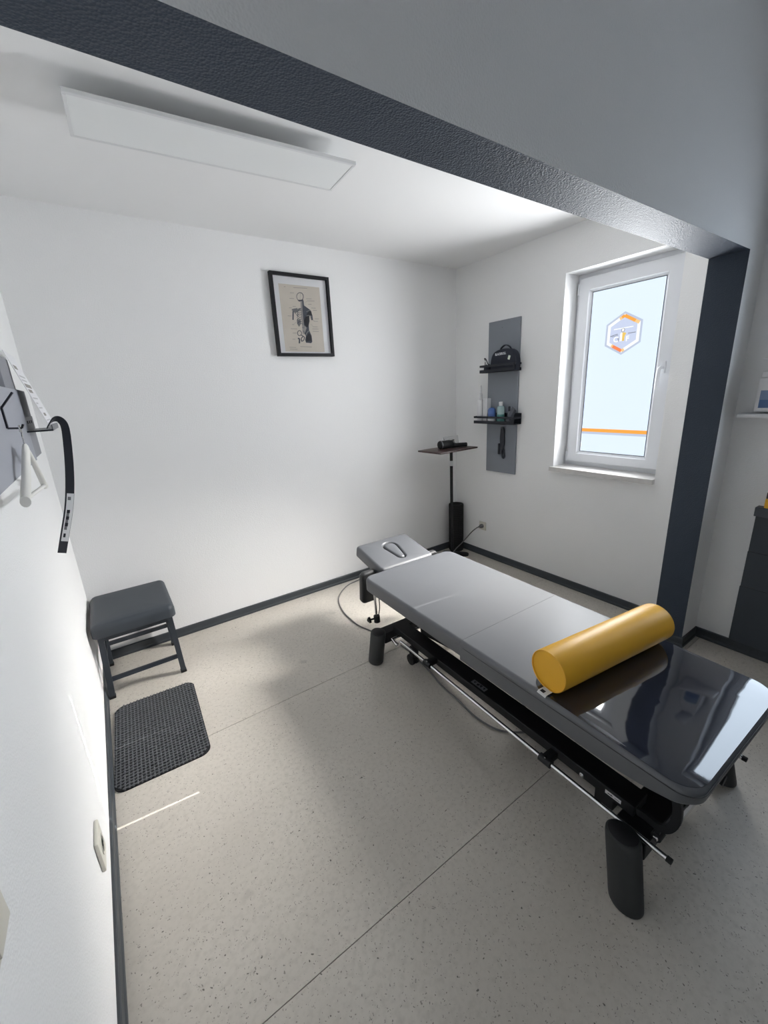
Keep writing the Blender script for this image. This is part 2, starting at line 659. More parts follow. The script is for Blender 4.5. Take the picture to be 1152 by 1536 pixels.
def window(name, w, decal, rim=0.112, slit=0.0):
    y0, y1, z0, z1 = w
    root = bpy.data.objects.new(name, None)
    COL.objects.link(root)
    root['kind'] = 'structure'
    WORLD[root] = Matrix.Identity(4)

    def ring(bm, a0, a1, b0, b1, wd, x0, x1):
        box(bm, x0, x1, a0, a0 + wd, b0, b1)
        box(bm, x0, x1, a1 - wd, a1, b0, b1)
        box(bm, x0, x1, a0 + wd, a1 - wd, b0, b0 + wd)
        box(bm, x0, x1, a0 + wd, a1 - wd, b1 - wd, b1)
    bm = B()
    ring(bm, y0, y1, z0, z1, 0.05, 0.155, 0.215)
    obj('window_frame', bm, M['pvc'], root)
    # sash with a sloped inner bead
    s = (y0 + 0.022, y1 - 0.022, z0 + 0.032, z1 - 0.028)
    p = (y0 + 0.140, y1 - rim, z0 + 0.108, z1 - 0.124)
    bm = B()
    loops = []
    for x, k in ((0.158, 0.0), (0.134, 0.0), (0.130, 0.004)):
        loops.append([(x, s[0] + k, s[2] + k), (x, s[1] - k, s[2] + k), (x, s[1] - k, s[3] - k), (x, s[0] + k, s[3] - k)])
    for x, k in ((0.130, 0.018), (0.1365, 0.014), (0.150, 0.0), (0.16, 0.0)):
        loops.append([(x, p[0] - k, p[2] - k), (x, p[1] + k, p[2] - k), (x, p[1] + k, p[3] + k), (x, p[0] - k, p[3] + k)])
    loft(bm, loops, False, False)
    obj('window_sash', bm, M['pvc'], root)
    bm = B()
    ring(bm, p[0] - 0.001, p[1] + 0.001, p[2] - 0.001, p[3] + 0.001, 0.004, 0.1485, 0.153)
    obj('window_gasket', bm, M['gasket'], root)
    bm = B()
    box(bm, 0.1515, 0.157, p[0] + slit, p[1] - slit, p[2], p[3])
    obj('window_pane', bm, M['film'], root)
    # handle: rose and lever
    hy, hz = y0 + 0.088, (z0 + z1) / 2 + 0.012
    bm = bbox(0.121, 0.131, hy - 0.014, hy + 0.014, hz - 0.035, hz + 0.035, 0.004)
    h = obj('window_handle', bm, M['pvc'], root, True)
    bm = B()
    tube(bm, curve([(0.125, hy, hz), (0.098, hy, hz), (0.085, hy + 0.004, hz - 0.012), (0.083, hy + 0.006, hz - 0.06), (0.083, hy + 0.006, hz - 0.125)], 5), [0.009] * 10 + [0.0095] * 10 + [0.008], 10)
    obj('lever', bm, M['pvc'], h, True)
    for zz in (z0 + 0.05, z1 - 0.11):
        bm = B()
        lathe(bm, [(0.007, 0), (0.007, 0.07)], (0.134, y1 - 0.018, zz - 0.02), 12)
        obj('window_hinge', bm, M['pvc'], root, True)
    # stone sill
    bm = B()
    plate(bm, [(-0.035, y0 - 0.002), (-0.0005, y0 - 0.002), (-0.0005, y0 + 0.0005), (0.16, y0 + 0.0005), (0.16, y1 - 0.0005), (-0.0005, y1 - 0.0005), (-0.0005, y1 + 0.014), (-0.035, y1 + 0.014)],
          Matrix.Translation((0, 0, z0 - 0.030)), 0.031)
    obj('window_sill', bm, M['marble'], root, True)
    if decal:
        window_decal(root, p, (y0 + y1) / 2 + 0.011)
    return root


def window_decal(root, p, cy):
    # flat prints on the frosted film; y runs to the left as one looks out
    cz = 1.818
    X = 0.1512
    T = axes((X, cy, cz), (0, -1, 0), (0, 0, 1))   # local x = to the right as seen, y = up, z = -x (into the room)

    def layer(k):
        return T @ Matrix.Translation((0, 0, 0.0003 * k))

    def hexa(r):
        return [(r * math.cos(math.radians(90 + 60 * i)), r * math.sin(math.radians(90 + 60 * i))) for i in range(6)]

    def ringbm(r0, r1, k):
        bm = B()
        a, b = hexa(r0), hexa(r1)
        for i in range(6):
            j = (i + 1) % 6
            plate(bm, [b[i], a[i], a[j], b[j]], layer(k), 0.0003)
        return bm
    bm = B()
    plate(bm, hexa(0.131), layer(0), 0.0003)
    obj('decal_border', bm, M['film_grey'], root)
    obj('decal_ring', ringbm(0.117, 0.096, 1), M['film_white'], root)
    bm = B()
    plate(bm, hexa(0.096), layer(1), 0.0003)
    obj('decal_field', bm, M['film_pale'], root)

    def strip(p0, p1, w, k, m, nm):
        bm = B()
        d = Vector((p1[0] - p0[0], p1[1] - p0[1]))
        n = Vector((-d.y, d.x)).normalized() * w / 2
        plate(bm, [(p0[0] - n.x, p0[1] - n.y), (p1[0] - n.x, p1[1] - n.y), (p1[0] + n.x, p1[1] + n.y), (p0[0] + n.x, p0[1] + n.y)], layer(k), 0.0003)
        obj(nm, bm, m, root)
    h = hexa(0.1065)
    top, tr, tl, bl, bot = h[0], h[5], h[1], h[2], h[3]

    def lerp(a, b, t):
        return (a[0] + (b[0] - a[0]) * t, a[1] + (b[1] - a[1]) * t)
    strip(lerp(top, tl, 0.32), lerp(top, tl, 0.18), 0.0185, 2, M['film_peach'], 'decal_orange_fade')
    strip(lerp(top, tl, 0.18), top, 0.0185, 2, M['film_orange'], 'decal_orange_bar')
    strip(top, lerp(top, tr, 0.75), 0.0185, 2, M['film_orange'], 'decal_orange_bar')
    strip(lerp(top, tr, 0.75), lerp(top, tr, 1.02), 0.0185, 2, M['film_peach'], 'decal_orange_fade')
    strip(lerp(bl, bot, 0.25), lerp(bl, bot, 0.36), 0.0185, 2, M['film_peach'], 'decal_orange_fade')
    strip(lerp(bl, bot, 0.36), bot, 0.0185, 2, M['film_red'], 'decal_red_bar')
    strip(bot, lerp(bot, h[4], 0.16), 0.0185, 2, M['film_peach'], 'decal_orange_fade')
    # arc of a line above, arms, little figure, letters
    strip((-0.062, 0.030), (0.060, 0.034), 0.006, 2, M['film_white'], 'decal_line')
    strip((-0.082, -0.010), (-0.034, 0.000), 0.0035, 2, M['film_dark'], 'decal_arm_line')
    strip((-0.072, -0.014), (-0.030, -0.008), 0.0025, 2, M['film_dark'], 'decal_arm_line')
    strip((0.030, -0.004), (0.078, -0.002), 0.0035, 2, M['film_dark'], 'decal_arm_line')

    def shape(pts, k, m, nm):
        bm = B()
        plate(bm, pts, layer(k), 0.0003)
        obj(nm, bm, m, root)
    shape([(0.011 * math.cos(a) - 0.002, 0.013 * math.sin(a) + 0.020) for a in [2 * PI * i / 14 for i in range(14)]], 2, M['film_dark'], 'decal_head_outline')
    shape([(0.008 * math.cos(a) - 0.002, 0.010 * math.sin(a) + 0.020) for a in [2 * PI * i / 14 for i in range(14)]], 3, M['film_white'], 'decal_head')
    shape([(-0.004, 0.006), (-0.016, 0.004), (-0.019, -0.008), (-0.016, -0.028), (-0.018, -0.046), (-0.003, -0.046)], 2, M['film_white'], 'decal_body')
    shape([(-0.004, 0.006), (-0.003, -0.046), (0.011, -0.046), (0.011, -0.030), (0.014, -0.012), (0.020, -0.004), (0.014, 0.004)], 2, M['film_yellow'], 'decal_body')
    strip((-0.030, -0.018), (-0.026, -0.046), 0.004, 2, M['film_dark'], 'decal_leg_line')
    text('decal_letter', 'C', 0.046, layer(2) @ Matrix.Translation((-0.043, -0.034, 0)), M['film_white'], root, bold=0.0016)
    text('decal_letter', 'F', 0.044, layer(2) @ Matrix.Translation((0.030, -0.036, 0)), M['film_white'], root, bold=0.0016)
    bm = B()
    box(bm, X - 0.0004, X, p[0], p[1], 1.181, 1.204)
    obj('decal_orange_stripe', bm, M['film_orange'], root)
    bm = B()
    box(bm, X - 0.0004, X, p[0], p[1], 1.165, 1.181)
    obj('decal_grey_stripe', bm, M['film_grey'], root)


window('window_1', W1, True, slit=0.0075)
window('window_2', W2, False, 0.07)

# ------------------------------------------------------------------ ceiling lamp
t = thing('ceiling_light', 'long flat white panel light on the niche ceiling, switched off', 'ceiling light', (-2.167, -0.992, 2.5), -0.062)
bm = pad(-0.42, 0.42, -0.012, 0.012, -0.058, -0.0005, 0.004, 0.002, 2, 2)
obj('mount', bm, M['fixture'], t, local=True)
bm = B()
for a in (bbox(-0.492, 0.492, -0.125, -0.113, -0.070, -0.056, 0.002), bbox(-0.492, 0.492, 0.113, 0.125, -0.070, -0.056, 0.002),
          bbox(-0.492, -0.480, -0.113, 0.113, -0.070, -0.056, 0.002), bbox(0.480, 0.492, -0.113, 0.113, -0.070, -0.056, 0.002)):
    join(bm, a)
obj('frame', bm, M['fixture'], t, local=True)
obj('diffuser', bbox(-0.4805, 0.4805, -0.1135, 0.1135, -0.0685, -0.0575, 0.001), M['diffuser'], t, local=True)

# ------------------------------------------------------------------ framed print
FX0, FX1, FZ0, FZ1 = -1.674, -1.248, 1.797, 2.312
t = thing('framed_print', 'black framed anatomical chart of a human back on the white wall', 'picture', ((FX0 + FX1) / 2, -0.002, FZ0))
bm = B()
wd = 0.02
for x0, x1, z0, z1 in ((FX0, FX0 + wd, FZ0, FZ1), (FX1 - wd, FX1, FZ0, FZ1), (FX0 + wd, FX1 - wd, FZ0, FZ0 + wd), (FX0 + wd, FX1 - wd, FZ1 - wd, FZ1)):
    join(bm, bbox(x0, x1, -0.034, -0.002, z0, z1, 0.0015, 1))
obj('frame', bm, M['frame_black'], t)
bm = B()
box(bm, FX0 + wd, FX1 - wd, -0.014, -0.003, FZ0 + wd, FZ1 - wd)
mount = obj('mount', bm, M['paper'], t)
PX0, PX1, PZ0, PZ1 = -1.614, -1.318, 1.828, 2.246
bm = B()
box(bm, PX0, PX1, -0.0148, -0.0138, PZ0, PZ1)
prt = obj('print', bm, M['parchment'], t)


def uv(x, y):
    """pixel of a sketch of the chart -> place on the sheet"""
    xl = 110 + (y - 100) * 0.0924
    xr = 850 + (y - 185) * 0.068
    yt = 100 + (x - 110) * 0.115
    yb = 1345 + (x - 225) * 0.028
    return (PX0 + (x - xl) / (xr - xl) * (PX1 - PX0), PZ1 - (y - yt) / (yb - yt) * (PZ1 - PZ0))


PM = axes((0, -0.0148, 0), (1, 0, 0), (0, 0, 1))


def ink(bm, pts, k, mi):
    plate(bm, [uv(*p) for p in pts], PM @ Matrix.Translation((0, 0, 0.0002 * k)), 0.0002, mi)


def inkline(bm, pts, w, k, mi):
    for a, b in zip(pts, pts[1:]):
        d = Vector((b[0] - a[0], b[1] - a[1]))
        n = Vector((-d.y, d.x)).normalized() * w / 2
        ink(bm, [(a[0] - n.x, a[1] - n.y), (b[0] - n.x, b[1] - n.y), (b[0] + n.x, b[1] + n.y), (a[0] + n.x, a[1] + n.y)], k, mi)


bm = B()     # materials: 0 ink 1 light 2 mid 3 black 4 parchment
head = [(490 + 66 * math.cos(2 * PI * i / 20), 340 + 76 * math.sin(2 * PI * i / 20)) for i in range(20)]
ink(bm, head, 0, 0)
ink(bm, [(488 + 55 * math.cos(2 * PI * i / 20), 342 + 66 * math.sin(2 * PI * i / 20)) for i in range(20)], 1, 4)
inkline(bm, [(495, 280), (488, 390)], 5, 2, 1)
ink(bm, [(440, 400), (550, 395), (545, 425), (470, 430)], 2, 0)
ink(bm, [(525, 430), (553, 415), (560, 500), (640, 560), (680, 590), (712, 690), (722, 770), (690, 770), (672, 700), (655, 690), (655, 790), (640, 860), (645, 950), (690, 1060), (700, 1170), (680, 1195), (585, 1185), (570, 1130), (585, 1060), (545, 1000), (530, 800), (530, 560)], 0, 0)
ink(bm, [(585, 700), (650, 690), (650, 800), (625, 900), (575, 880), (555, 780)], 1, 3)
ink(bm, [(600, 660), (655, 600), (690, 610), (708, 690), (640, 680)], 1, 3)
inkline(bm, [(600, 615), (660, 590), (690, 600)], 8, 2, 1)
inkline(bm, [(600, 695), (640, 680), (690, 700)], 8, 2, 1)
ink(bm, [(590, 1080), (640, 1000), (680, 1060), (690, 1150), (590, 1160)], 1, 3)
inkline(bm, [(575, 1060), (610, 990), (650, 960)], 9, 2, 1)
ink(bm, [(560, 860), (600, 910), (570, 1000), (552, 960)], 1, 1)
inkline(bm, [(515, 430), (520, 600), (535, 800), (548, 1010)], 22, 1, 1)
inkline(bm, [(502, 440), (507, 600), (520, 800), (535, 1040)], 8, 2, 2)
for i in range(9):                                   # ribs on the open side
    y = 560 + 34 * i
    wq = 62 - abs(i - 3.5) * 4
    inkline(bm, [(505 + i * 2, y), (475, y - 10), (450 - (wq - 45), y + 12), (440 - (wq - 52), y + 30)], 12, 1, 0 if i % 2 else 2)
ink(bm, [(425, 760), (490, 740), (500, 830), (465, 890), (430, 830)], 0, 2)
inkline(bm, [(340, 570), (380, 600), (430, 590), (500, 560)], 22, 1, 2)
ink(bm, [(350, 560), (440, 545), (440, 620), (390, 640)], 0, 2)
inkline(bm, [(362, 600), (358, 760)], 24, 1, 0)
inkline(bm, [(385, 620), (450, 700), (440, 600)], 9, 1, 2)
for i in range(7):                                   # lumbar vertebrae
    inkline(bm, [(505 + 5 * i, 800 + 34 * i), (540 + 3 * i, 806 + 34 * i)], 14, 2, 2 if i % 2 else 1)
pel = [(470 + 36 * math.cos(2 * PI * i / 12), 1005 + 48 * math.sin(2 * PI * i / 12)) for i in range(13)]
inkline(bm, pel, 12, 1, 0)
inkline(bm, [(500, 1040), (560, 1080), (545, 1140), (505, 1160), (500, 1100), (530, 1070)], 16, 1, 0)
inkline(bm, [(440, 1100), (470, 1110), (465, 1195)], 26, 1, 0)
for x0, y0, x1 in ((310, 270, 380), (300, 370, 380), (355, 515, 410), (290, 540, 340), (265, 685, 330), (340, 845, 375), (315, 920, 430),
                   (350, 1000, 420), (345, 1115, 395), (600, 380, 700), (620, 418, 755), (635, 480, 700), (690, 548, 775), (720, 590, 795),
                   (750, 745, 830), (740, 790, 815), (710, 890, 805), (705, 930, 820), (710, 975, 825), (370, 180, 620), (205, 160, 235), (290, 1265, 405), (300, 1300, 430), (480, 1255, 690)):
    inkline(bm, [(x0, y0), (x1, y0 + (x1 - x0) * 0.06)], 9, 1, 1)
inkline(bm, [(580, 450), (620, 420)], 4, 1, 1)
inkline(bm, [(370, 845), (410, 800)], 4, 1, 1)
inkline(bm, [(722, 775), (745, 790)], 5, 1, 0)
inkline(bm, [(680, 840), (712, 880)], 4, 1, 1)
obj('drawing', bm, [M['ink'], M['ink_light'], M['ink_mid'], M['ink_black'], M['parchment']], prt)
bm = B()
box(bm, FX0 + wd, FX1 - wd, -0.0265, -0.0245, FZ0 + wd, FZ1 - wd)
obj('glazing', bm, M['glass'], t)

# ------------------------------------------------------------------ grey wall panel and its two shelves
t = thing('wall_panel', 'tall narrow grey board on the wall beside the window', 'wall panel', (-0.001, -0.5425, 0.82))
obj('board', bbox(-0.017, -0.001, -0.695, -0.390, 0.821, 2.022, 0.0015, 1), M['board'], t)
bm = B()
lathe(bm, [(0.004, 0), (0.004, 0.002)], (0, 0, 0), 10, mtx=Matrix.Rotation(-PI / 2, 4, 'Y'))
bm.transform(Matrix.Translation((-0.0165, -0.527, 1.968)))
obj('screw', bm, M['steel'], t)


def shelf(label, y0, y1, z, depth, back):
    s = thing('wall_shelf', label, 'shelf', (-0.018, (y0 + y1) / 2, z), group='black shelves on the grey wall panel')
    xb = -0.0175
    bm = bbox(xb - depth, xb, y0, y1, z, z + 0.006, 0.001, 1)
    join(bm, bbox(xb - depth, xb - depth + 0.004, y0, y1, z, z + 0.024, 0.001, 1))
    obj('tray', bm, M['navy_black'], s)
    bm = bbox(xb - depth, xb - depth + 0.005, y0, y1, z + 0.044, z + 0.060, 0.001, 1)
    join(bm, bbox(xb - depth, xb, y1 - 0.004, y1, z + 0.044, z + 0.060, 0.001, 1))
    join(bm, bbox(xb - depth, xb, y0, y0 + 0.004, z + 0.044, z + 0.060, 0.001, 1))
    obj('rail', bm, M['navy_black'], s)
    obj('back_plate', bbox(xb - 0.003, xb, y0, y1, z + 0.004, z + back, 0.001, 1), M['navy_black'], s)
    for y in (y0, y1):
        yy = y0 if y == y0 else y1 - 0.012
        obj('post', bbox(xb - depth, xb - depth + 0.004, yy, yy + 0.012, z + 0.02, z + 0.046, 0.001, 1), M['navy_black'], s) if y == y0 else None
    return s


S1, S2 = 1.637, 1.234
shelf('upper black metal shelf with a raised front rail, holding the black bag', -0.722, -0.375, S1, 0.085, 0.024)
shelf('lower black metal shelf with a raised front rail, holding bottles', -0.742, -0.322, S2, 0.090, 0.085)

# bag
bz = S1 + 0.007
t = thing('pouch_bag', 'black zip bag with a white printed brand name and a carry handle', 'bag', (-0.056, -0.60, bz))
bm = B()
out = [(-0.125, 0), (0.125, 0), (0.128, 0.05), (0.120, 0.10), (0.100, 0.135), (0.065, 0.155), (0.0, 0.162), (-0.055, 0.156), (-0.095, 0.138), (-0.117, 0.105), (-0.127, 0.05)]
TB = axes((-0.056, -0.597, bz), (0, -1, 0), (0, 0, 1))


def shrink(pts, k, cy=0.07):
    return [(p[0] * k, max(0.0, cy + (p[1] - cy) * k) if p[1] > 0.001 else 0.0) for p in pts]


sm = [(p.x, p.y) for p in curve([(p[0], p[1], 0) for p in out[1:]] + [(-0.125, 0, 0)], 4)]
loops = []
for k, d in ((0.90, 0.031), (0.97, 0.027), (1.0, 0.016), (1.0, -0.016), (0.97, -0.027), (0.90, -0.031)):
    loops.append([tuple(TB @ Vector((p[0], p[1], d))) for p in shrink(sm, k)])
loft(bm, loops)
obj('body', bm, M['bag'], t, True)
bm = B()
hp = curve([(-0.052, 0.150, 0), (-0.040, 0.170, 0), (-0.012, 0.186, 0), (0.012, 0.186, 0), (0.040, 0.172, 0), (0.055, 0.152, 0)], 4)
loft(bm, [[tuple(TB @ Vector((p.x + nx, p.y + ny, d))) for nx, ny, d in ((0, -0.003, -0.009), (0, 0.003, -0.009), (0, 0.003, 0.009), (0, -0.003, 0.009))] for p in hp])
obj('handle', bm, M['bag'], t, True)
text('lettering', 'BLACKROLL', 0.024, TB @ Matrix.Translation((-0.022, 0.125, 0.0305)) @ Matrix.Rotation(math.radians(2), 4, 'Z'), M['tagwhite'], t, extrude=0.001, bold=0.0009, sx=0.80)
obj('tag', bbox(-0.010, 0.010, -0.015, 0.015, 0, 0.0015, 0.0005, 1, TB @ Matrix.Translation((0.062, 0.092, 0.031)) @ Matrix.Rotation(-0.3, 4, 'Z')), M['tag_green'], t)
# soft pouch with strap, left of the bag
t = thing('strap_pouch', 'small black pouch with a strap lying left of the black bag', 'pouch', (-0.056, -0.425, bz))
bm = B()
lathe(bm, [(0.0435, 0.0), (0.046, 0.012), (0.044, 0.035), (0.034, 0.052), (0.016, 0.061), (0.002, 0.063)], (0, 0, 0), 20)
bm.transform(Matrix.Translation((-0.060, -0.428, bz)) @ Matrix.Diagonal((0.7, 0.78, 1.0, 1)))
obj('body', bm, M['bag'], t, True)
bm = B()
tube(bm, curve([(-0.070, -0.405, bz + 0.052), (-0.074, -0.410, bz + 0.090), (-0.076, -0.402, bz + 0.106), (-0.076, -0.418, bz + 0.10), (-0.074, -0.442, bz + 0.055)], 5), 0.0035, 6)
obj('strap', bm, M['navy_black'], t, True)
bm = B()
tube(bm, [(-0.0795, -0.411, bz + 0.088), (-0.081, -0.446, bz + 0.05)], 0.003, 6)
obj('clip', bm, M['tagwhite'], t, True)

# items on the lower shelf
bz = S2 + 0.0065


def bottle(name, label, cat, x, y, prof, m, capprof=None, capm=None, partname='cap', sx=1.0, low=None):
    t = thing(name, label, cat, (x, y, bz))
    bm = B()
    lathe(bm, prof, (x, y, bz), 20)
    o = obj('body', bm, m, t, True)
    if capprof:
        bm = B()
        lathe(bm, capprof, (x, y, bz), 16)
        obj(partname, bm, capm, t, True)
    if low:
        bm = B()
        lathe(bm, low[0], (x, y, bz), 20)
        obj('label_band', bm, low[1], t, True)
    return t


bottle('nozzle_bottle', 'tall white bottle with a long thin spout, first on the lower shelf from the corner', 'bottle', -0.058, -0.352,
       [(0.026, 0), (0.028, 0.004), (0.028, 0.170), (0.022, 0.185), (0.012, 0.192)], M['white'],
       [(0.012, 0.190), (0.016, 0.192), (0.016, 0.232), (0.008, 0.240), (0.005, 0.300), (0.003, 0.302)], M['white'], 'nozzle')
for i, (y, zt) in enumerate(((-0.402, 0.190), (-0.425, 0.196))):
    t = thing('white_carton', ['slim white carton touching the spouted white bottle', 'slim white carton next to the blue roll-top bottle'][i], 'carton', (-0.045, y, bz))
    obj('body', bbox(-0.072, -0.024, y - 0.0105, y + 0.0105, bz, bz + zt, 0.001, 1), M['white'], t)
bottle('blue_bottle', 'squat bottle with a domed blue cap on the lower shelf', 'bottle', -0.070, -0.487,
       [(0.031, 0), (0.033, 0.004), (0.033, 0.040), (0.031, 0.042)], M['white'],
       [(0.032, 0.042), (0.032, 0.098), (0.028, 0.112), (0.018, 0.121), (0.003, 0.124)], M['blue'])
bottle('green_bottle', 'clear bottle of green liquid with a white screw cap', 'bottle', -0.064, -0.575,
       [(0.029, 0.0), (0.030, 0.004), (0.030, 0.120), (0.026, 0.132), (0.014, 0.137)], M['clear'],
       [(0.015, 0.137), (0.016, 0.139), (0.016, 0.166), (0.014, 0.168)], M['white'],
       low=([(0.0305, 0.003), (0.0305, 0.070)], M['green']))
bottle('dark_vial', 'slim dark vial standing right of the green bottle', 'bottle', -0.058, -0.655,
       [(0.011, 0), (0.012, 0.003), (0.012, 0.085), (0.008, 0.095)], M['steel'],
       [(0.009, 0.095), (0.009, 0.128), (0.006, 0.132)], M['navy_black'])
for i, (a, dy) in enumerate(((-0.52, 0.0), (-0.46, -0.012))):
    t = thing('scraper_card', ['grey flat scraper leaning against the shelf rail, front one', 'grey flat scraper leaning behind the front scraper'][i], 'scraper', (-0.075 + 0.014 * i, -0.70, bz))
    mt = axes((-0.090 + 0.02 * i, -0.662 + dy, bz + 0.017), (0, -math.cos(-a * 0 + 0.0), 0), (0, 0, 1)) @ Matrix.Rotation(a, 4, 'Z')
    obj('blade', bbox(-0.016, 0.016, 0.0, 0.122 - 0.02 * i, 0, 0.004, 0.0015, 1, mt), M['grey_plastic'], t)

# massage tool hanging on the panel
t = thing('massage_tool', 'dark curved hand massage tool hanging on the grey board under the shelves', 'massage tool', (-0.03, -0.565, 1.06))
TT = axes((-0.022, -0.566, 1.07), (0, -1, 0), (0, 0, 1))
bm = B()
pts = curve([(0.000, 0.135, 0.006), (0.003, 0.100, 0.006), (0.004, 0.040, 0.008), (0.008, 0.000, 0.010), (0.002, -0.040, 0.011), (-0.006, -0.085, 0.010)], 4)
n = len(pts)
loft(bm, [[tuple(TT @ (p + Vector((c * w, 0, s * 0.009)))) for c, s in ((-1, -0.6), (-0.5, -1), (0.5, -1), (1, -0.6), (1, 0.6), (0.5, 1), (-0.5, 1), (-1, 0.6))] for p, w in ((p, 0.012 + 0.009 * math.sin(PI * min(1, i / (n - 1) * 1.1))) for i, p in enumerate(pts))])
obj('body', bm, M['navy_black'], t, True)
bm = B()
tube(bm, [tuple(TT @ q) for q in curve([(0.012, -0.020, 0.010), (0.026, -0.060, 0.010), (0.034, -0.098, 0.010), (0.030, -0.118, 0.010), (0.016, -0.118, 0.010), (0.010, -0.098, 0.010), (0.002, -0.07, 0.010)], 4)], 0.006, 8)
obj('loop', bm, M['navy_black'], t, True)
bm = bbox(-0.030, -0.014, -0.090, 0.0, 0.004, 0.022, 0.004, 2, TT)
obj('grip', bm, M['navy_black'], t, True)
bm = B()
tube(bm, [tuple(TT @ Vector(q)) for q in ((0, 0.128, -0.0045), (0, 0.128, 0.018))], 0.003, 8)
obj('peg', bm, M['steel'], t, True)

# ------------------------------------------------------------------ corner side table, massage gun, foam roller
t = thing('side_table', 'slim dark wood side table on a black pole in the corner', 'side table', (-0.2, -0.14, 0))
mt = Matrix.Translation((-0.379, -0.292, 1.034)) @ Matrix.Rotation(0.05, 4, 'Z')
obj('table_top', bbox(-0.222, 0.222, -0.133, 0.133, 0, 0.013, 0.003, 2, mt), M['wood'], t, True)
bm = B()
tube(bm, [(-0.200, -0.150, 0.018), (-0.236, -0.180, 1.034)], 0.0135, 14)
pole = obj('pole', bm, M['black_matt'], t, True)
bm = B()
a, b = Vector((-0.200, -0.150, 0.018)), Vector((-0.236, -0.180, 1.034))
tube(bm, [a.lerp(b, 0.835), a.lerp(b, 0.880)], 0.0141, 14)
obj('sticker', bm, M['tagwhite'], pole, True, label='white sticker around the pole')
bm = pad(-0.135, 0.115, -0.042, 0.042, 0.0, 0.020, 0.041, 0.005, 8, 2)
bm.transform(Matrix.Translation((-0.180, -0.190, 0)) @ Matrix.Rotation(math.radians(-54), 4, 'Z'))
obj('base_bar', bm, M['black_matt'], t, True)
bm = bbox(-0.34, -0.20, -0.175, -0.120, 0.0, 0.018, 0.006)
obj('base_bar', bm, M['black_matt'], t, True)

zt = 1.0475
t = thing('massage_gun', 'black massage gun lying on the corner side table', 'massage gun', (-0.40, -0.24, zt))
bm = B()
mt = Matrix.Translation((-0.462, -0.272, zt + 0.0345)) @ Matrix.Rotation(-0.12, 4, 'Z') @ Matrix.Rotation(PI / 2, 4, 'Y')
lathe(bm, [(0.020, 0.0), (0.031, 0.004), (0.034, 0.02), (0.034, 0.105), (0.030, 0.13), (0.018, 0.142)], (0, 0, 0), 18, mtx=mt)
obj('body', bm, M['black_matt'], t, True)
bm = B()
lathe(bm, [(0.0345, 0.012), (0.0360, 0.014), (0.0360, 0.020), (0.0345, 0.022)], (0, 0, 0), 18, mtx=mt)
obj('collar', bm, M['steel'], t, True)
bm = B()
tube(bm, [(-0.345, -0.290, zt + 0.024), (-0.29, -0.305, zt + 0.020), (-0.205, -0.335, zt + 0.0185)], [0.022, 0.018, 0.0175], 14)
obj('handle', bm, M['black_matt'], t, True)
t = thing('cable_bag', 'crumpled clear bag of cables behind the massage gun', 'bag', (-0.28, -0.205, zt))
bm = B()
for i in range(4):
    ph = i * 1.3
    tube(bm, curve([(-0.30 + 0.022 * i, -0.205, zt + 0.008 + 0.012 * i), (-0.26 + 0.012 * i, -0.185, zt + 0.016 + 0.011 * i), (-0.21, -0.195 + 0.003 * i, zt + 0.012 + 0.012 * i), (-0.25 - 0.01 * i, -0.212 + 0.003 * i, zt + 0.022 + 0.008 * i), (-0.29, -0.198, zt + 0.03 + 0.004 * i)], 5), 0.004, 6)
obj('cable', bm, M['black_matt'], t, True)
bm = B()
for k, (u0, v0, h) in enumerate(((0, 0, 0.085), (1, 0, 0.075))):
    pass
L = []
for zz, sx, sy in ((0.001, 1.0, 1.0), (0.03, 1.06, 1.0), (0.06, 0.97, 0.6), (0.085, 1.04, 0.14)):
    ring = []
    for i in range(22):
        a = 2 * PI * i / 22
        w = 1 + 0.06 * math.sin(5 * a + zz * 60)
        ring.append((-0.255 + 0.085 * sx * w * math.cos(a), -0.197 + 0.033 * sy * w * math.sin(a), zt + zz))
    L.append(ring)
loft(bm, L, True, False)
obj('sleeve', bm, M['clear_bag'], t, True)

t = thing('foam_roller', 'black grooved foam roller standing upright in the corner', 'foam roller', (-0.086, -0.088, 0))
bm = B()
prof = [(0.030, 0.0), (0.066, 0.0), (0.069, 0.003)]
z = 0.015
while z < 0.45:
    prof += [(0.0695, z), (0.0695, z + 0.010), (0.0655, z + 0.012), (0.0655, z + 0.016)]
    z += 0.0185
prof += [(0.0695, 0.462), (0.067, 0.467), (0.050, 0.467), (0.046, 0.462), (0.046, 0.02), (0.030, 0.0)]
lathe(bm, prof[:-1] + [(0.0455, 0.01)], (-0.086, -0.088, 0.001), 28)
obj('body', bm, M['rubber'], t, True)

# ------------------------------------------------------------------ socket by the corner and the table's mains cable
t = thing('wall_socket', 'white wall socket with the grey plug, low on the window wall', 'socket', (0, -0.352, 0.29))
obj('plate', bbox(-0.009, -0.0005, -0.393, -0.311, 0.251, 0.331, 0.004), M['cream'], t, True)
bm = B()
lathe(bm, [(0.027, 0.0), (0.027, 0.003), (0.021, 0.003), (0.021, 0.002)], (0, 0, 0), 24, mtx=Matrix.Rotation(-PI / 2, 4, 'Y'))
bm.transform(Matrix.Translation((-0.0085, -0.352, 0.291)))
obj('insert', bm, M['cream'], t, True)

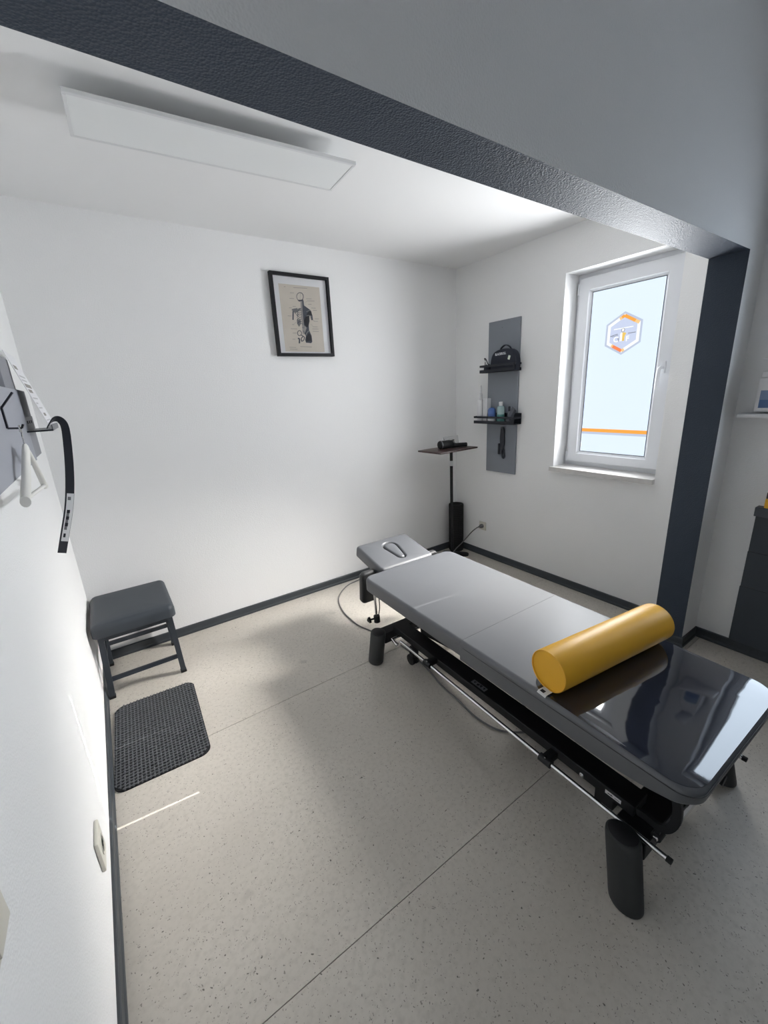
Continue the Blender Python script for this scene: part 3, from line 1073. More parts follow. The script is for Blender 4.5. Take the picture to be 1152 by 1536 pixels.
t = thing('power_cable', 'grey mains cable curling over the floor from the wall socket to the table', 'cable', (-0.3, -0.3, 0))
bm = B()
lathe(bm, [(0.0195, 0), (0.0195, 0.012), (0.016, 0.026), (0.008, 0.034), (0.006, 0.050)], (0, 0, 0), 18, mtx=Matrix.Rotation(-PI / 2, 4, 'Y'))
bm.transform(Matrix.Translation((-0.0105, -0.352, 0.291)))
obj('plug', bm, M['cable'], t, True)
r = 0.0045
bm = B()
pts = [(-0.056, -0.352, 0.291), (-0.08, -0.349, 0.286), (-0.12, -0.325, 0.250), (-0.17, -0.300, 0.190), (-0.22, -0.288, 0.148), (-0.27, -0.280, 0.115), (-0.33, -0.26, 0.055), (-0.42, -0.22, r + 0.001), (-0.52, -0.17, r), (-0.70, -0.11, r), (-1.0, -0.052, r), (-1.20, -0.058, r),
       (-1.34, -0.094, r), (-1.49, -0.235, r), (-1.562, -0.435, r), (-1.573, -0.645, r), (-1.545, -0.766, r), (-1.50, -0.92, r), (-1.48, -1.10, r), (-1.50, -1.30, r), (-1.532, -1.465, r), (-1.540, -1.604, r),
       (-1.552, -1.717, r), (-1.537, -1.821, r), (-1.495, -1.883, r), (-1.414, -1.935, r), (-1.34, -1.90, r), (-1.33, -1.84, 0.02), (-1.33, -1.80, 0.055)]
tube(bm, curve(pts, 6), r, 8)
obj('cord', bm, M['cable'], t, True)

# ------------------------------------------------------------------ treatment table (local frame: +y = head end)
TX = (-1.365, -1.78, 0.0)
T = thing('treatment_table', 'long black padded treatment table with raised headrest and fat dark legs', 'treatment table', TX, -0.02)
TM = WORLD[T]
cxo = 0.009


def tp(name, bm, m, smooth=False, parent=None, label=None, sharp=40):
    return obj(name, bm, m, parent or T, smooth, True, label, sharp)


# upholstery
# torso and leg sections meet flush: one slab outline each, cut on the same plane
for nm, z0, keep in (('torso_cushion', 0.423, 1), ('leg_cushion', 0.403, -1)):
    bm = pad(cxo - 0.335, cxo + 0.335, -0.850, 0.832, z0, 0.500, 0.06, 0.020, 8, 6, rb=0.010)
    r_ = bmesh.ops.bisect_plane(bm, geom=list(bm.verts) + list(bm.edges) + list(bm.faces), plane_co=(0, 0.016 + 0.0006 * keep, 0), plane_no=(0, keep, 0), clear_inner=True)
    bmesh.ops.contextual_create(bm, geom=[e for e in r_['geom_cut'] if isinstance(e, bmesh.types.BMEdge)])
    if keep < 0:                      # slope added at the foot end so the sheet reflects the room window
        for yy in [-0.36 - 0.06 * q for q in range(8)] + [-0.62, -0.69, -0.75, -0.80, -0.82, -0.835]:
            bmesh.ops.bisect_plane(bm, geom=list(bm.verts) + list(bm.edges) + list(bm.faces), plane_co=(0, yy, 0), plane_no=(0, 1, 0))
        for v in bm.verts:
            if v.co.z > 0.46 and v.co.y < -0.36:
                v.co.z -= 0.0145 * min(1.0, (-0.36 - v.co.y) / 0.48) ** 2
            elif v.co.z < 0.45 and v.co.y < -0.58:      # the pad thins towards its foot edge
                v.co.z += 0.040 * min(1.0, (-0.58 - v.co.y) / 0.25) ** 2
    tp(nm, bm, M['cushion'], True)
# seam piping round the cushion edges
bm = B()
P = [Vector((p[0], p[1], 0.474)) for p in rrect(cxo, -0.418, 0.3353, 0.4323, 0.06, 8)]
i0 = 9
tube(bm, P[-9:] and [Vector((cxo - 0.3353, 0.0, 0.474))] + P[18:27] + P[27:36] + [Vector((cxo + 0.3353, 0.0, 0.474))], 0.0016, 6)
tp('seam', bm, M['cushion_side'], True)
# clear-gloss sheet over the foot end
bm = B()
op = rrect(cxo, -0.58, 0.325, 0.262, 0.075, 10)


def sheet_z(x, y, k):
    """the sheet bellies up a little in the middle and comes down to the foot edge"""
    u = max(0.0, min(1.0, (-0.36 - y) / 0.48))
    wave = 0.0012 * math.sin(17 * y + 9 * x) + 0.0008 * math.sin(31 * x - 12 * y)
    return 0.5003 + 0.0026 * k - 0.0145 * u * u + 0.6 * wave * k * min(1, u * 4)


loops = [[(p[0], p[1], sheet_z(p[0], p[1], 0.0)) for p in op]]
for k in (1.0, 0.97, 0.9, 0.8, 0.65, 0.5, 0.35, 0.2, 0.08):
    loops.append([(cxo + (p[0] - cxo) * k, -0.58 + (p[1] + 0.58) * k) for p in op])
loops[1:] = [[(x, y, sheet_z(x, y, min(1.0, 0.35 + 6 * (1 - (1.0, 0.97, 0.9, 0.8, 0.65, 0.5, 0.35, 0.2, 0.08)[i])))) for x, y in L] for i, L in enumerate(loops[1:])]
loft(bm, loops, False, True)
tp('foot_cover', bm, M['cover'], True, label='glossy black vinyl sheet over the foot end')

# headrest with a keyhole face opening, tilted up
tilt = math.atan2(0.065, 0.315)
HM4 = Matrix.Translation((cxo + 0.012, 0.838, 0.497)) @ Matrix.Rotation(tilt, 4, 'X')
hw, hl, ht = 0.205, 0.325, 0.072


def keyhole(d, n=10):
    y1, y2, r1, r2 = 0.212, 0.092, 0.052 + d, 0.031 + d
    c = 0.004
    dy = y1 - y2
    a = math.asin((0.052 - 0.031) / dy)
    pts = []
    for i in range(n + 1):
        t_ = -a * 1 + (PI + 2 * a) * i / n
        pts.append((c + r1 * math.cos(t_), y1 + r1 * math.sin(t_)))
    for i in range(n + 1):
        t_ = PI + a + (PI - 2 * a) * i / n
        pts.append((c + r2 * math.cos(t_), y2 + r2 * math.sin(t_)))
    return pts


bm = B()
re = 0.020
loops = []
for i in range(5):
    a = PI / 2 * i / 4
    loops.append([(p[0], p[1], -ht + 0.010 * (1 - math.cos(a))) for p in rrect(0, hl / 2, hw - 0.010 * (1 - math.sin(a)), hl / 2 - 0.010 * (1 - math.sin(a)), 0.03, 6)])
for i in range(6):
    a = PI / 2 * i / 5
    d = re * (1 - math.cos(a))
    loops.append([(p[0], p[1], -re + re * math.sin(a)) for p in rrect(0, hl / 2, hw - d, hl / 2 - d, max(0.03 - d, 0.01), 6)])
rings = loft(bm, loops, True, False)
hl_loops = []
for i in range(6):
    a = PI / 2 * i / 5
    hl_loops.append([(p[0], p[1], -0.014 * (1 - math.cos(a))) for p in keyhole(0.014 * (1 - math.sin(a)))])
hl_loops.append([(p[0], p[1], -0.055) for p in keyhole(0)])
hr = loft(bm, hl_loops, False, True)
edges = []
for R_ in (rings[-1], hr[0]):
    for i in range(len(R_)):
        edges.append(bm.edges.get((R_[i], R_[(i + 1) % len(R_)])))
bmesh.ops.triangle_fill(bm, edges=edges, use_beauty=True)
bm.transform(HM4)
hd = tp('headrest', bm, M['cushion'], True, sharp=50)
bm = B()
loops = []
for d, z in ((-0.007, -0.054), (-0.007, -0.012), (-0.009, -0.005), (-0.014, 0.0), (-0.021, 0.002)):
    loops.append([(p[0], p[1], z) for p in keyhole(d)])
loft(bm, loops)
bm.transform(HM4)
obj('face_plug', bm, M['cushion'], hd, True, True, sharp=60)
# headrest support under the pad
bm = bbox(cxo - 0.13, cxo + 0.155, 0.70, 1.08, -0.022, 0.0, 0.003, 1, Matrix.Translation((0, 0.838, 0.423)) @ Matrix.Rotation(tilt, 4, 'X') @ Matrix.Translation((0, -0.838, 0)))
tp('headrest_bracket', bm, M['black'])

# lowered arm pads with their chrome posts
for s in (-1, 1):
    cx = cxo + s * 0.245
    mt = Matrix.Translation((cx, 0.925, 0.375)) @ Matrix.Rotation(math.radians(-84), 4, 'X')
    bm = pad(-0.056, 0.056, -0.108, 0.108, -0.022, 0.022, 0.03, 0.014, 6, 4)
    bm.transform(mt)
    ap = tp('arm_pad', bm, M['cushion_side'], True)
    bm = B()
    px = cxo + s * 0.245
    tube(bm, [(px, 0.845, 0.205), (px, 0.862, 0.405)], 0.0075, 12)
    tp('arm_post', bm, M['chrome'], True)
    bm = B()
    tube(bm, [(px, 0.842, 0.163), (px, 0.845, 0.206)], 0.0195, 16)
    cl = tp('post_clamp', bm, M['black_matt'], True)
    bm = B()
    tube(bm, [(px - s * 0.0 - 0.014, 0.845, 0.190), (px - 0.046, 0.850, 0.190)], 0.006, 10)
    mt = Matrix.Translation((px - 0.046, 0.850, 0.190)) @ Matrix.Rotation(-PI / 2, 4, 'Y')
    star = [((0.017 + 0.004 * math.cos(3 * a)) * math.cos(a), (0.017 + 0.004 * math.cos(3 * a)) * math.sin(a)) for a in [2 * PI * k / 24 for k in range(24)]]
    plate(bm, star, mt, 0.011)
    obj('knob', bm, M['black_matt'], cl, True, True)
    bm = B()
    tube(bm, curve([(px + 0.010, 0.856, 0.40), (px + 0.026, 0.852, 0.33), (px + 0.027, 0.848, 0.25), (px + 0.014, 0.846, 0.20)], 4), 0.003, 6)
    tp('post_cable', bm, M['black_matt'], True)
# arm bracket joining clamps to the frame
for s in (-1, 1):
    bm = B()
    bar(bm, (cxo + s * 0.237, 0.88, 0.400), (cxo + s * 0.237, 0.60, 0.400), 0.03, 0.02)
    tp('arm_bracket', bm, M['black'])

# upper frame under the cushions
bm = B()
for s in (-1, 1):
    bar(bm, (cxo + s * 0.225, 0.80, 0.404), (cxo + s * 0.225, -0.72, 0.386), 0.03, 0.034)
for y in (0.72, 0.05, -0.70):
    bar(bm, (cxo - 0.225, y, 0.390), (cxo + 0.225, y, 0.390), 0.03, 0.028)
tp('upper_frame', bm, M['black'])
bm = bbox(cxo - 0.29, cxo + 0.29, -0.70, -0.05, 0.380, 0.4025, 0.004)
tp('under_board', bm, M['black'])
bm = bbox(cxo - 0.29, cxo + 0.29, 0.30, 0.78, 0.400, 0.4225, 0.004)
tp('under_board', bm, M['black'])
bm = B()
lathe(bm, [(0.004, 0), (0.004, 0.006), (0.002, 0.008)], (0, 0, 0), 10, mtx=Matrix.Rotation(-PI / 2, 4, 'Y'))
bm.transform(Matrix.Translation((cxo - 0.290, 0.31, 0.412)))
tp('bolt', bm, M['chrome'], True)

bm = bbox(-0.226, 0.226, -0.768, -0.712, 0.330, 0.3795, 0.003, 1)
tp('frame_end', bm, M['black'])
# base frame: side beams with flat tops, cross beams
for s in (-1, 1):
    x = s * 0.236
    bm = bbox(min(x, x - s * 0.085), max(x, x - s * 0.085), -0.680, 0.665, 0.1845, 0.224, 0.002, 1)
    tp('side_beam', bm, M['black'])
for y0, y1, zt_ in ((0.672, 0.745, 0.184), (-0.745, -0.645, 0.184)):
    bm = bbox(-0.290, 0.290, y0, y1, 0.118, zt_, 0.003, 1)
    tp('cross_beam', bm, M['black'])
# label strip on top of the near beam and white maker's label on its face
bm = B()
box(bm, -0.224, -0.199, -0.032, 0.051, 0.2240, 0.2246)
lb = tp('name_plate', bm, M['plate_grey'], label='small grey plate with dark triangular marks')
bm = B()
for pts in ([(-0.218, 0.036), (-0.208, 0.043), (-0.203, 0.030)], [(-0.221, 0.018), (-0.209, 0.024), (-0.204, 0.012), (-0.213, 0.008)], [(-0.220, -0.002), (-0.203, 0.010), (-0.203, -0.006)], [(-0.219, -0.022), (-0.206, -0.012), (-0.204, -0.024)]):
    loft(bm, [[(p[0], p[1], 0.2246) for p in pts], [(p[0], p[1], 0.2249) for p in pts]])
obj('marks', bm, M['ink_black'], lb, False, True)
bm = B()
box(bm, -0.2366, -0.2358, -0.640, -0.588, 0.1985, 0.2130)
lb = tp('maker_label', bm, M['tagwhite'], label='white sticker with a black mark')
bm = B()
loft(bm, [[(-0.2366, y, z) for y, z in ((-0.594, 0.203), (-0.599, 0.207), (-0.605, 0.206), (-0.609, 0.209), (-0.614, 0.2035))], [(-0.2369, y, z) for y, z in ((-0.594, 0.203), (-0.599, 0.207), (-0.605, 0.206), (-0.609, 0.209), (-0.614, 0.2035))]])
box(bm, -0.2369, -0.2366, -0.634, -0.619, 0.203, 0.206, 1)
obj('marks', bm, [M['ink_black'], M['ink_light']], lb, False, True)
for y in (-0.505,):
    bm = B()
    lathe(bm, [(0.0085, 0), (0.0085, 0.003), (0.006, 0.0055), (0.003, 0.0055), (0.003, 0.003)], (0, 0, 0), 14, mtx=Matrix.Rotation(-PI / 2, 4, 'Y'))
    bm.transform(Matrix.Translation((-0.2360, y, 0.198)))
    tp('bolt', bm, M['chrome'], True)

# four fat tapered legs, splayed outwards
for sx in (-1, 1):
    for sy, y1 in ((1, 0.708), (-1, -0.695)):
        top_ = Vector((sx * (0.312 if sy > 0 else 0.331), y1, 0.190 if sy > 0 else 0.212))
        bot = Vector((sx * (0.340 if sy > 0 else 0.358), y1 + (0.004 if sy > 0 else -0.046), 0.0))
        d = (top_ - bot)
        bm = B()
        loops = []
        for k, r in ((0.0, 0.0385), (0.03, 0.0405), (0.08, 0.041), (0.94, 0.042), (0.985, 0.0405), (1.0, 0.036)):
            c = bot + d * k
            loops.append([(c.x + r * math.cos(2 * PI * q / 28), c.y + 1.22 * r * math.sin(2 * PI * q / 28), c.z + (0.002 if k == 0 else 0)) for q in range(28)])
        loft(bm, loops)
        lg = tp('leg', bm, M['leg'], True)
        bm = B()
        loft(bm, [[(bot.x + r * math.cos(2 * PI * q / 24), bot.y + 1.22 * r * math.sin(2 * PI * q / 24), z) for q in range(24)] for r, z in ((0.036, 0.0), (0.036, 0.0045))])
        obj('foot_pad', bm, M['rubber'], lg, True, True)
        bm = B()
        lo_ = top_.z
        loft(bm, [[(top_.x + r * math.cos(2 * PI * q / 24), top_.y + 1.22 * r * math.sin(2 * PI * q / 24), z) for q in range(24)] for r, z in ((0.0355, lo_ - 0.001), (0.0355, lo_ + 0.002), (0.033, lo_ + 0.0035))])
        obj('leg_cap', bm, M['black_matt'], lg, True, True)

# scissor lift
for s in (-1, 1):
    x = s * 0.135
    bm = B()
    bar(bm, (x, 0.52, 0.235), (x, -0.50, 0.375), 0.025, 0.05, (0, 0, 1))
    tp('lift_arm', bm, M['black'])
    bm = B()
    bar(bm, (x - s * 0.035, -0.50, 0.235), (x - s * 0.035, 0.52, 0.385), 0.025, 0.05, (0, 0, 1))
    tp('lift_arm', bm, M['black'])
bm = B()
tube(bm, [(-0.15, 0.0, 0.305), (0.15, 0.0, 0.305)], 0.012, 12)
tp('lift_axle', bm, M['black'], True)
bm = bbox(-0.075, 0.075, -0.42, 0.10, 0.235, 0.33, 0.01)
tp('motor', bm, M['black_matt'], True)
bm = bbox(-0.075, 0.085, -0.36, -0.06, 0.165, 0.236, 0.006)
mb = tp('control_box', bm, M['black_matt'], True)
bm = B()
box(bm, -0.0765, -0.0750, -0.26, -0.13, 0.180, 0.205)
obj('sticker', bm, M['tagwhite'], mb, False, True, 'white sticker on the control box')

# all-round chrome foot bar on both long sides, held by black clamps
for s in (-1, 1):
    x = s * 0.288
    bm = B()
    tube(bm, [(x, -0.800, 0.196), (x, -0.40, 0.198), (x, 0.30, 0.212), (x, 0.505, 0.216), (x, 0.520, 0.212), (x, 0.530, 0.190), (x, 0.540, 0.176), (x, 0.556, 0.172), (x * 0.96, 0.62, 0.172)], 0.0080, 14)
    rod = tp('foot_bar', bm, M['chrome'], True)
    bm = B()
    tube(bm, [(x, -0.812, 0.1957), (x, -0.798, 0.196)], 0.0092, 14)
    obj('end_cap', bm, M['rubber'], rod, True, True)
    for y in (0.285, -0.395):
        z = 0.198 + (y + 0.4) * 0.02
        bm = B()
        tube(bm, [(x, y - 0.024, z), (x, y + 0.024, z)], 0.0150, 16)
        join(bm, bbox(min(x, s * 0.2355), max(x, s * 0.2355), y - 0.017, y + 0.017, z - 0.011, z + 0.016, 0.004))
        cl = tp('bar_clamp', bm, M['black_matt'], True)
        bm = B()
        lathe(bm, [(0.0055, 0), (0.0055, 0.003), (0.003, 0.0045)], (x + s * 0.002, y, z + 0.0145), 12)
        obj('bolt', bm, M['chrome'], cl, True, True)
    bm = B()
    bar(bm, (s * 0.20, -0.58, 0.1843), (s * 0.20, -0.58, 0.125), 0.05, 0.06, (0, 1, 0))
    tp('caster_mount', bm, M['black'])
bm = B()
tube(bm, [(-0.276, 0.62, 0.172), (0.276, 0.62, 0.172)], 0.0075, 12)
tp('cross_rod', bm, M['chrome'], True)

# swivel casters beside the legs
for sx in (-1, 1):
    for y in (0.548,):
        cx = sx * 0.178
        bm = B()
        tube(bm, [(cx, y, 0.120), (cx, y, 0.1845)], 0.016, 14)
        join(bm, bbox(cx - 0.021, cx + 0.021, y - 0.020, y + 0.020, 0.062, 0.122, 0.006))
        cs = tp('caster', bm, M['black_matt'], True)
        for q in (-1, 1):
            bm = B()
            mt = Matrix.Translation((cx + q * 0.0135 - 0.009, y + 0.012, 0.0345)) @ Matrix.Rotation(PI / 2, 4, 'Y')
            lathe(bm, [(0.024, 0.0), (0.0315, 0.002), (0.0325, 0.005), (0.0325, 0.013), (0.0315, 0.016), (0.024, 0.018)], (0, 0, 0), 20, mtx=mt)
            obj('wheel', bm, M['rubber'], cs, True, True)
        bm = bbox(cx - 0.006, cx + 0.006, y - 0.012, y + 0.028, 0.030, 0.075, 0.003)
        obj('fork', bm, M['black_matt'], cs, True, True)

# foot-end lever: curved arms and a chrome push bar
for s in (-1, 1):
    x = s * 0.240
    path = curve([(x, -0.772, 0.388), (x, -0.788, 0.340), (x, -0.789, 0.285), (x, -0.772, 0.243), (x, -0.748, 0.228), (x, -0.715, 0.231), (x, -0.69, 0.228)], 5)
    bm = B()
    loops = []
    for i, p in enumerate(path):
        d = (path[min(i + 1, len(path) - 1)] - path[max(i - 1, 0)]).normalized()
        nn = Vector((0, d.z, -d.y))
        w = 0.012
        loops.append([tuple(p + nn * a * w + Vector((b * 0.006, 0, 0))) for a, b in ((-1, -1), (1, -1), (1, 1), (-1, 1))])
    loft(bm, loops)
    la = tp('lever_arm', bm, M['black_matt'], True)
    for yy, zz in ((-0.774, 0.384), (-0.752, 0.192)):
        bm = B()
        lathe(bm, [(0.0085, 0), (0.0085, 0.004), (0.006, 0.007), (0.003, 0.007)], (0, 0, 0), 14, mtx=Matrix.Rotation(s * PI / 2, 4, 'Y'))
        bm.transform(Matrix.Translation((x + s * 0.0105, yy, zz)))
        obj('bolt', bm, M['chrome'], la, True, True)
    bm = B()
    tube(bm, [(x - s * 0.02, -0.752, 0.192), (x + s * 0.010, -0.752, 0.192)], 0.015, 16)
    bar(bm, (x, -0.752, 0.195), (x, -0.752, 0.226), 0.012, 0.014, (0, 1, 0))
    tp('lever_roller', bm, M['black_matt'], True)
bm = B()
tube(bm, [(-0.233, -0.786, 0.282), (0.233, -0.786, 0.282)], 0.0135, 16)
tp('push_bar', bm, M['chrome'], True)
bm = B()
tube(bm, [(cxo - 0.08, -0.74, 0.375), (cxo - 0.08, -0.825, 0.372)], 0.011, 14)
tube(bm, [(cxo - 0.08, -0.82, 0.372), (cxo - 0.08, -0.838, 0.371)], 0.016, 16)
tp('stop_knob', bm, M['black_matt'], True)

# ------------------------------------------------------------------ yellow bolster on the table
bw = TM @ Vector((0.008, -0.4165, 0.5050))
t = thing('bolster', 'mustard yellow cylindrical bolster lying across the treatment table', 'bolster', tuple(bw), -0.02 + math.radians(-6.4))
R0 = 0.0745
LB = 0.302


def bprof(k):
    pts = []
    for i in range(48):
        a = 2 * PI * i / 48
        y = R0 * k * math.sin(a)
        z = R0 + R0 * k * math.cos(a)
        pts.append((y, max(z, 0.0012 + (1 - k) * 0.01)))
    return pts


bm = B()
loops = []
for x, k in ((-LB + 0.003, 0.945), (-LB, 0.965), (-LB + 0.001, 0.985), (-LB + 0.006, 1.0), (-0.15, 1.004), (0.0, 1.0), (0.15, 1.003), (LB - 0.006, 1.0), (LB - 0.001, 0.985), (LB, 0.965), (LB - 0.003, 0.945)):
    loops.append([(x, y, z) for y, z in bprof(k)])
loft(bm, loops)
obj('body', bm, M['yellow'], t, True, True)
for s in (-1, 1):
    bm = B()
    tube(bm, [(s * LB, y, z) for y, z in bprof(0.962)] + [(s * LB, bprof(0.962)[0][0], bprof(0.962)[0][1])], 0.0026, 6, caps=False)
    obj('piping', bm, M['yellow'], t, True, True)
bm = B()
tgp = [Vector((-LB + 0.001, 0.0, 0.004)), Vector((-LB - 0.014, 0.0, 0.0032)), Vector((-LB - 0.030, 0.0, 0.0022)), Vector((-LB - 0.036, 0.0, -0.004))]
loft(bm, [[(p.x, -0.024, p.z), (p.x, 0.012, p.z), (p.x, 0.012, p.z + 0.0008), (p.x, -0.024, p.z + 0.0008)] for p in tgp])
tg = obj('care_tag', bm, M['tagwhite'], t, False, True, 'white fabric tag with dark print')
bm = B()
loft(bm, [[(-LB - 0.016, -0.010, 0.0041), (-LB - 0.016, 0.006, 0.0041), (-LB - 0.029, 0.006, 0.0033), (-LB - 0.029, -0.010, 0.0033)], [(-LB - 0.016, -0.010, 0.0045), (-LB - 0.016, 0.006, 0.0045), (-LB - 0.029, 0.006, 0.0037), (-LB - 0.029, -0.010, 0.0037)]])
obj('mark', bm, M['ink_black'], tg, False, True)

# ------------------------------------------------------------------ stool
t = thing('stool', 'dark slate padded stool with splayed legs in the far left corner', 'stool', (-2.82, -0.25, 0))
bm = pad(-3.012, -2.618, -0.478, -0.026, 0.385, 0.455, 0.035, 0.028, 6, 5, crown=0.004, rb=0.004)
obj('seat', bm, M['slate'], t, True)
bm = B()
for a in ((-2.985, -2.645, -0.445, -0.425), (-2.985, -2.645, -0.082, -0.062), (-2.985, -2.965, -0.425, -0.082), (-2.665, -2.645, -0.425, -0.082)):
    box(bm, a[0], a[1], a[2], a[3], 0.352, 0.3855)
obj('apron', bm, M['slate_metal'], t)
LT = {}
for nm, (tx, ty, bx, by) in {'nl': (-2.978, -0.435, -2.996, -0.425), 'nr': (-2.652, -0.435, -2.638, -0.425), 'fl': (-2.978, -0.075, -2.993, -0.075), 'fr': (-2.652, -0.075, -2.640, -0.075)}.items():
    bm = B()
    q = 0.0135
    top_ = [(tx - q, ty - q, 0.384), (tx + q, ty - q, 0.384), (tx + q, ty + q, 0.384), (tx - q, ty + q, 0.384)]
    bot_ = [(bx - q, by - q, 0.012), (bx + q, by - q, 0.012), (bx + q, by + q, 0.012), (bx - q, by + q, 0.012)]
    loft(bm, [bot_, top_])
    lg = obj('leg', bm, M['slate_metal'], t)
    q = 0.0155
    bm = bbox(bx - q, bx + q, by - q, by + q, 0.0, 0.016, 0.002, 1)
    obj('foot_cap', bm, M['rubber'], lg)
    LT[nm] = (Vector((bx, by, 0.012)), Vector((tx, ty, 0.384)))
for a, b, k in (('nl', 'nr', 0.27), ('fl', 'fr', 0.36), ('nl', 'fl', 0.50), ('nr', 'fr', 0.50)):
    bm = B()
    bar(bm, LT[a][0].lerp(LT[a][1], k), LT[b][0].lerp(LT[b][1], k), 0.015, 0.022)
    obj('stretcher', bm, M['slate_metal'], t)

# ------------------------------------------------------------------ door mat
t = thing('floor_mat', 'charcoal ribbed door mat with rounded corners by the left wall', 'mat', (-2.82, -0.84, 0))
bm = B()
mx0, mx1, my0, my1 = -3.003, -2.625, -1.135, -0.550
op = rrect((mx0 + mx1) / 2, (my0 + my1) / 2, (mx1 - mx0) / 2, (my1 - my0) / 2, 0.045, 6)
loft(bm, [[(p[0], p[1], z) for p in op] for z in (0.0, 0.005)])
MR = Matrix.Translation((-2.805, -0.84, 0)) @ Matrix.Rotation(math.radians(-2.5), 4, 'Z') @ Matrix.Translation((2.805, 0.84, 0))
bm.transform(MR)
obj('backing', bm, M['mat_base'], t)
# looped weave: a grid of little raised cross ribs
bm = B()
nx, ny = 24, 34


def inside(x, y):
    dx = max(abs(x - (mx0 + mx1) / 2) - ((mx1 - mx0) / 2 - 0.045), 0)
    dy = max(abs(y - (my0 + my1) / 2) - ((my1 - my0) / 2 - 0.045), 0)
    return math.hypot(dx, dy) < 0.041


px, py = (mx1 - mx0) / nx, (my1 - my0) / ny
for i in range(nx):
    for j in range(ny):
        x, y = mx0 + (i + 0.5) * px, my0 + (j + 0.5) * py
        if not inside(x, y):
            continue
        h = 0.0095 + random.uniform(-0.001, 0.0012)
        box(bm, x - px * 0.5, x + px * 0.5, y - py * 0.17, y + py * 0.17, 0.0045, h)
        k = (i + j) % 2
        box(bm, x - px * 0.18, x + px * 0.16, y - py * 0.5, y + py * 0.5, 0.0045, h - 0.001 + 0.0016 * k)
bm.transform(MR)
o = obj('loop_pile', bm, M['mat'], t)
o['kind'] = 'stuff'

# ------------------------------------------------------------------ left wall: boards, bracket, sheet, strap, hanger, sockets
X0 = WX
t = thing('coat_board', 'grey coat board with a black hexagon hook on the left wall', 'coat rack', (X0, -0.7, 1.32))
obj('back_board', bbox(X0 + 0.0005, X0 + 0.029, -0.733, -0.490, 1.345, 1.608, 0.001, 1), M['board_dark'], t)
obj('upright_board', bbox(X0 + 0.0005, X0 + 0.029, -0.965, -0.733, 1.606, 1.712, 0.001, 1), M['board_dark'], t)
obj('front_board', bbox(X0 + 0.0005, X0 + 0.033, -1.90, -0.735, 1.340, 1.605, 0.001, 1), M['board_light'], t)
bm = B()
hy = -1.205
hx = X0 + 0.0335
pts = [(hx + 0.036, hy, 1.582), (hx + 0.002, hy, 1.540), (hx + 0.002, hy, 1.481), (hx + 0.034, hy, 1.479), (hx + 0.039, hy, 1.490)]
for a, b in zip(pts, pts[1:]):
    bar(bm, a, b, 0.012, 0.005, (1, 0, 0.3))
obj('hook', bm, M['navy_black'], t)

t = thing('wall_bracket', 'angled grey metal bracket screwed to the grey coat board', 'bracket', (X0 + 0.012, -0.62, 1.44))
bx = X0 + 0.0185
bp = X0 + 0.0295
bm = B()
box(bm, bp, bp + 0.003, -0.730, -0.500, 1.453, 1.505)
box(bm, bp + 0.004, bx + 0.094, -0.800, -0.500, 1.450, 1.453)
box(bm, bx + 0.091, bx + 0.094, -0.800, -0.500, 1.453, 1.472)
obj('plate', bm, M['steel'], t)
for y in (-0.70, -0.64, -0.58):
    bm = B()
    lathe(bm, [(0.006, 0), (0.006, 0.0015), (0.002, 0.002)], (0, 0, 0), 10, mtx=Matrix.Rotation(PI / 2, 4, 'Y'))
    bm.transform(Matrix.Translation((bp + 0.0032, y, 1.484)))
    obj('screw', bm, M['black_matt'], t)
obj('edge_strip', bbox(bp + 0.004, bx + 0.094, -0.803, -0.800, 1.449, 1.4545, 0.0005, 1), M['navy_black'], t)

# printed sheet leaning from the wall onto the bracket
t = thing('printed_sheet', 'white printed card leaning on the metal bracket against the wall', 'card', (bx + 0.08, -0.62, 1.4535))
p0 = Vector((bx + 0.084, -0.760, 1.4545))
up_ = (Vector((bx + 0.006, -0.760, 1.745)) - p0)
SH = axes(p0, (0, 1, 0), up_)
hh = up_.length
bm = B()
plate(bm, [(0, 0), (0.27, 0), (0.27, hh), (0, hh)], SH, 0.002)
sh = obj('card', bm, M['paper'], t)
bm = B()
S2M = SH @ Matrix.Translation((0, 0, 0.002))
for x0, x1, y0, y1, mi in ((0.03, 0.12, 0.235, 0.25, 0), (0.03, 0.20, 0.205, 0.212, 1), (0.03, 0.18, 0.190, 0.196, 1), (0.03, 0.22, 0.165, 0.180, 0), (0.04, 0.16, 0.145, 0.158, 0), (0.03, 0.20, 0.120, 0.126, 1), (0.03, 0.10, 0.10, 0.106, 1), (0.03, 0.16, 0.082, 0.087, 1), (0.06, 0.14, 0.052, 0.064, 0), (0.03, 0.2, 0.032, 0.037, 1), (0.03, 0.2, 0.020, 0.025, 1)):
    plate(bm, [(x0, y0), (x1, y0), (x1, y1), (x0, y1)], S2M, 0.0003, mi)
obj('print', bm, [M['ink_light'], M['ink_pale']], sh)

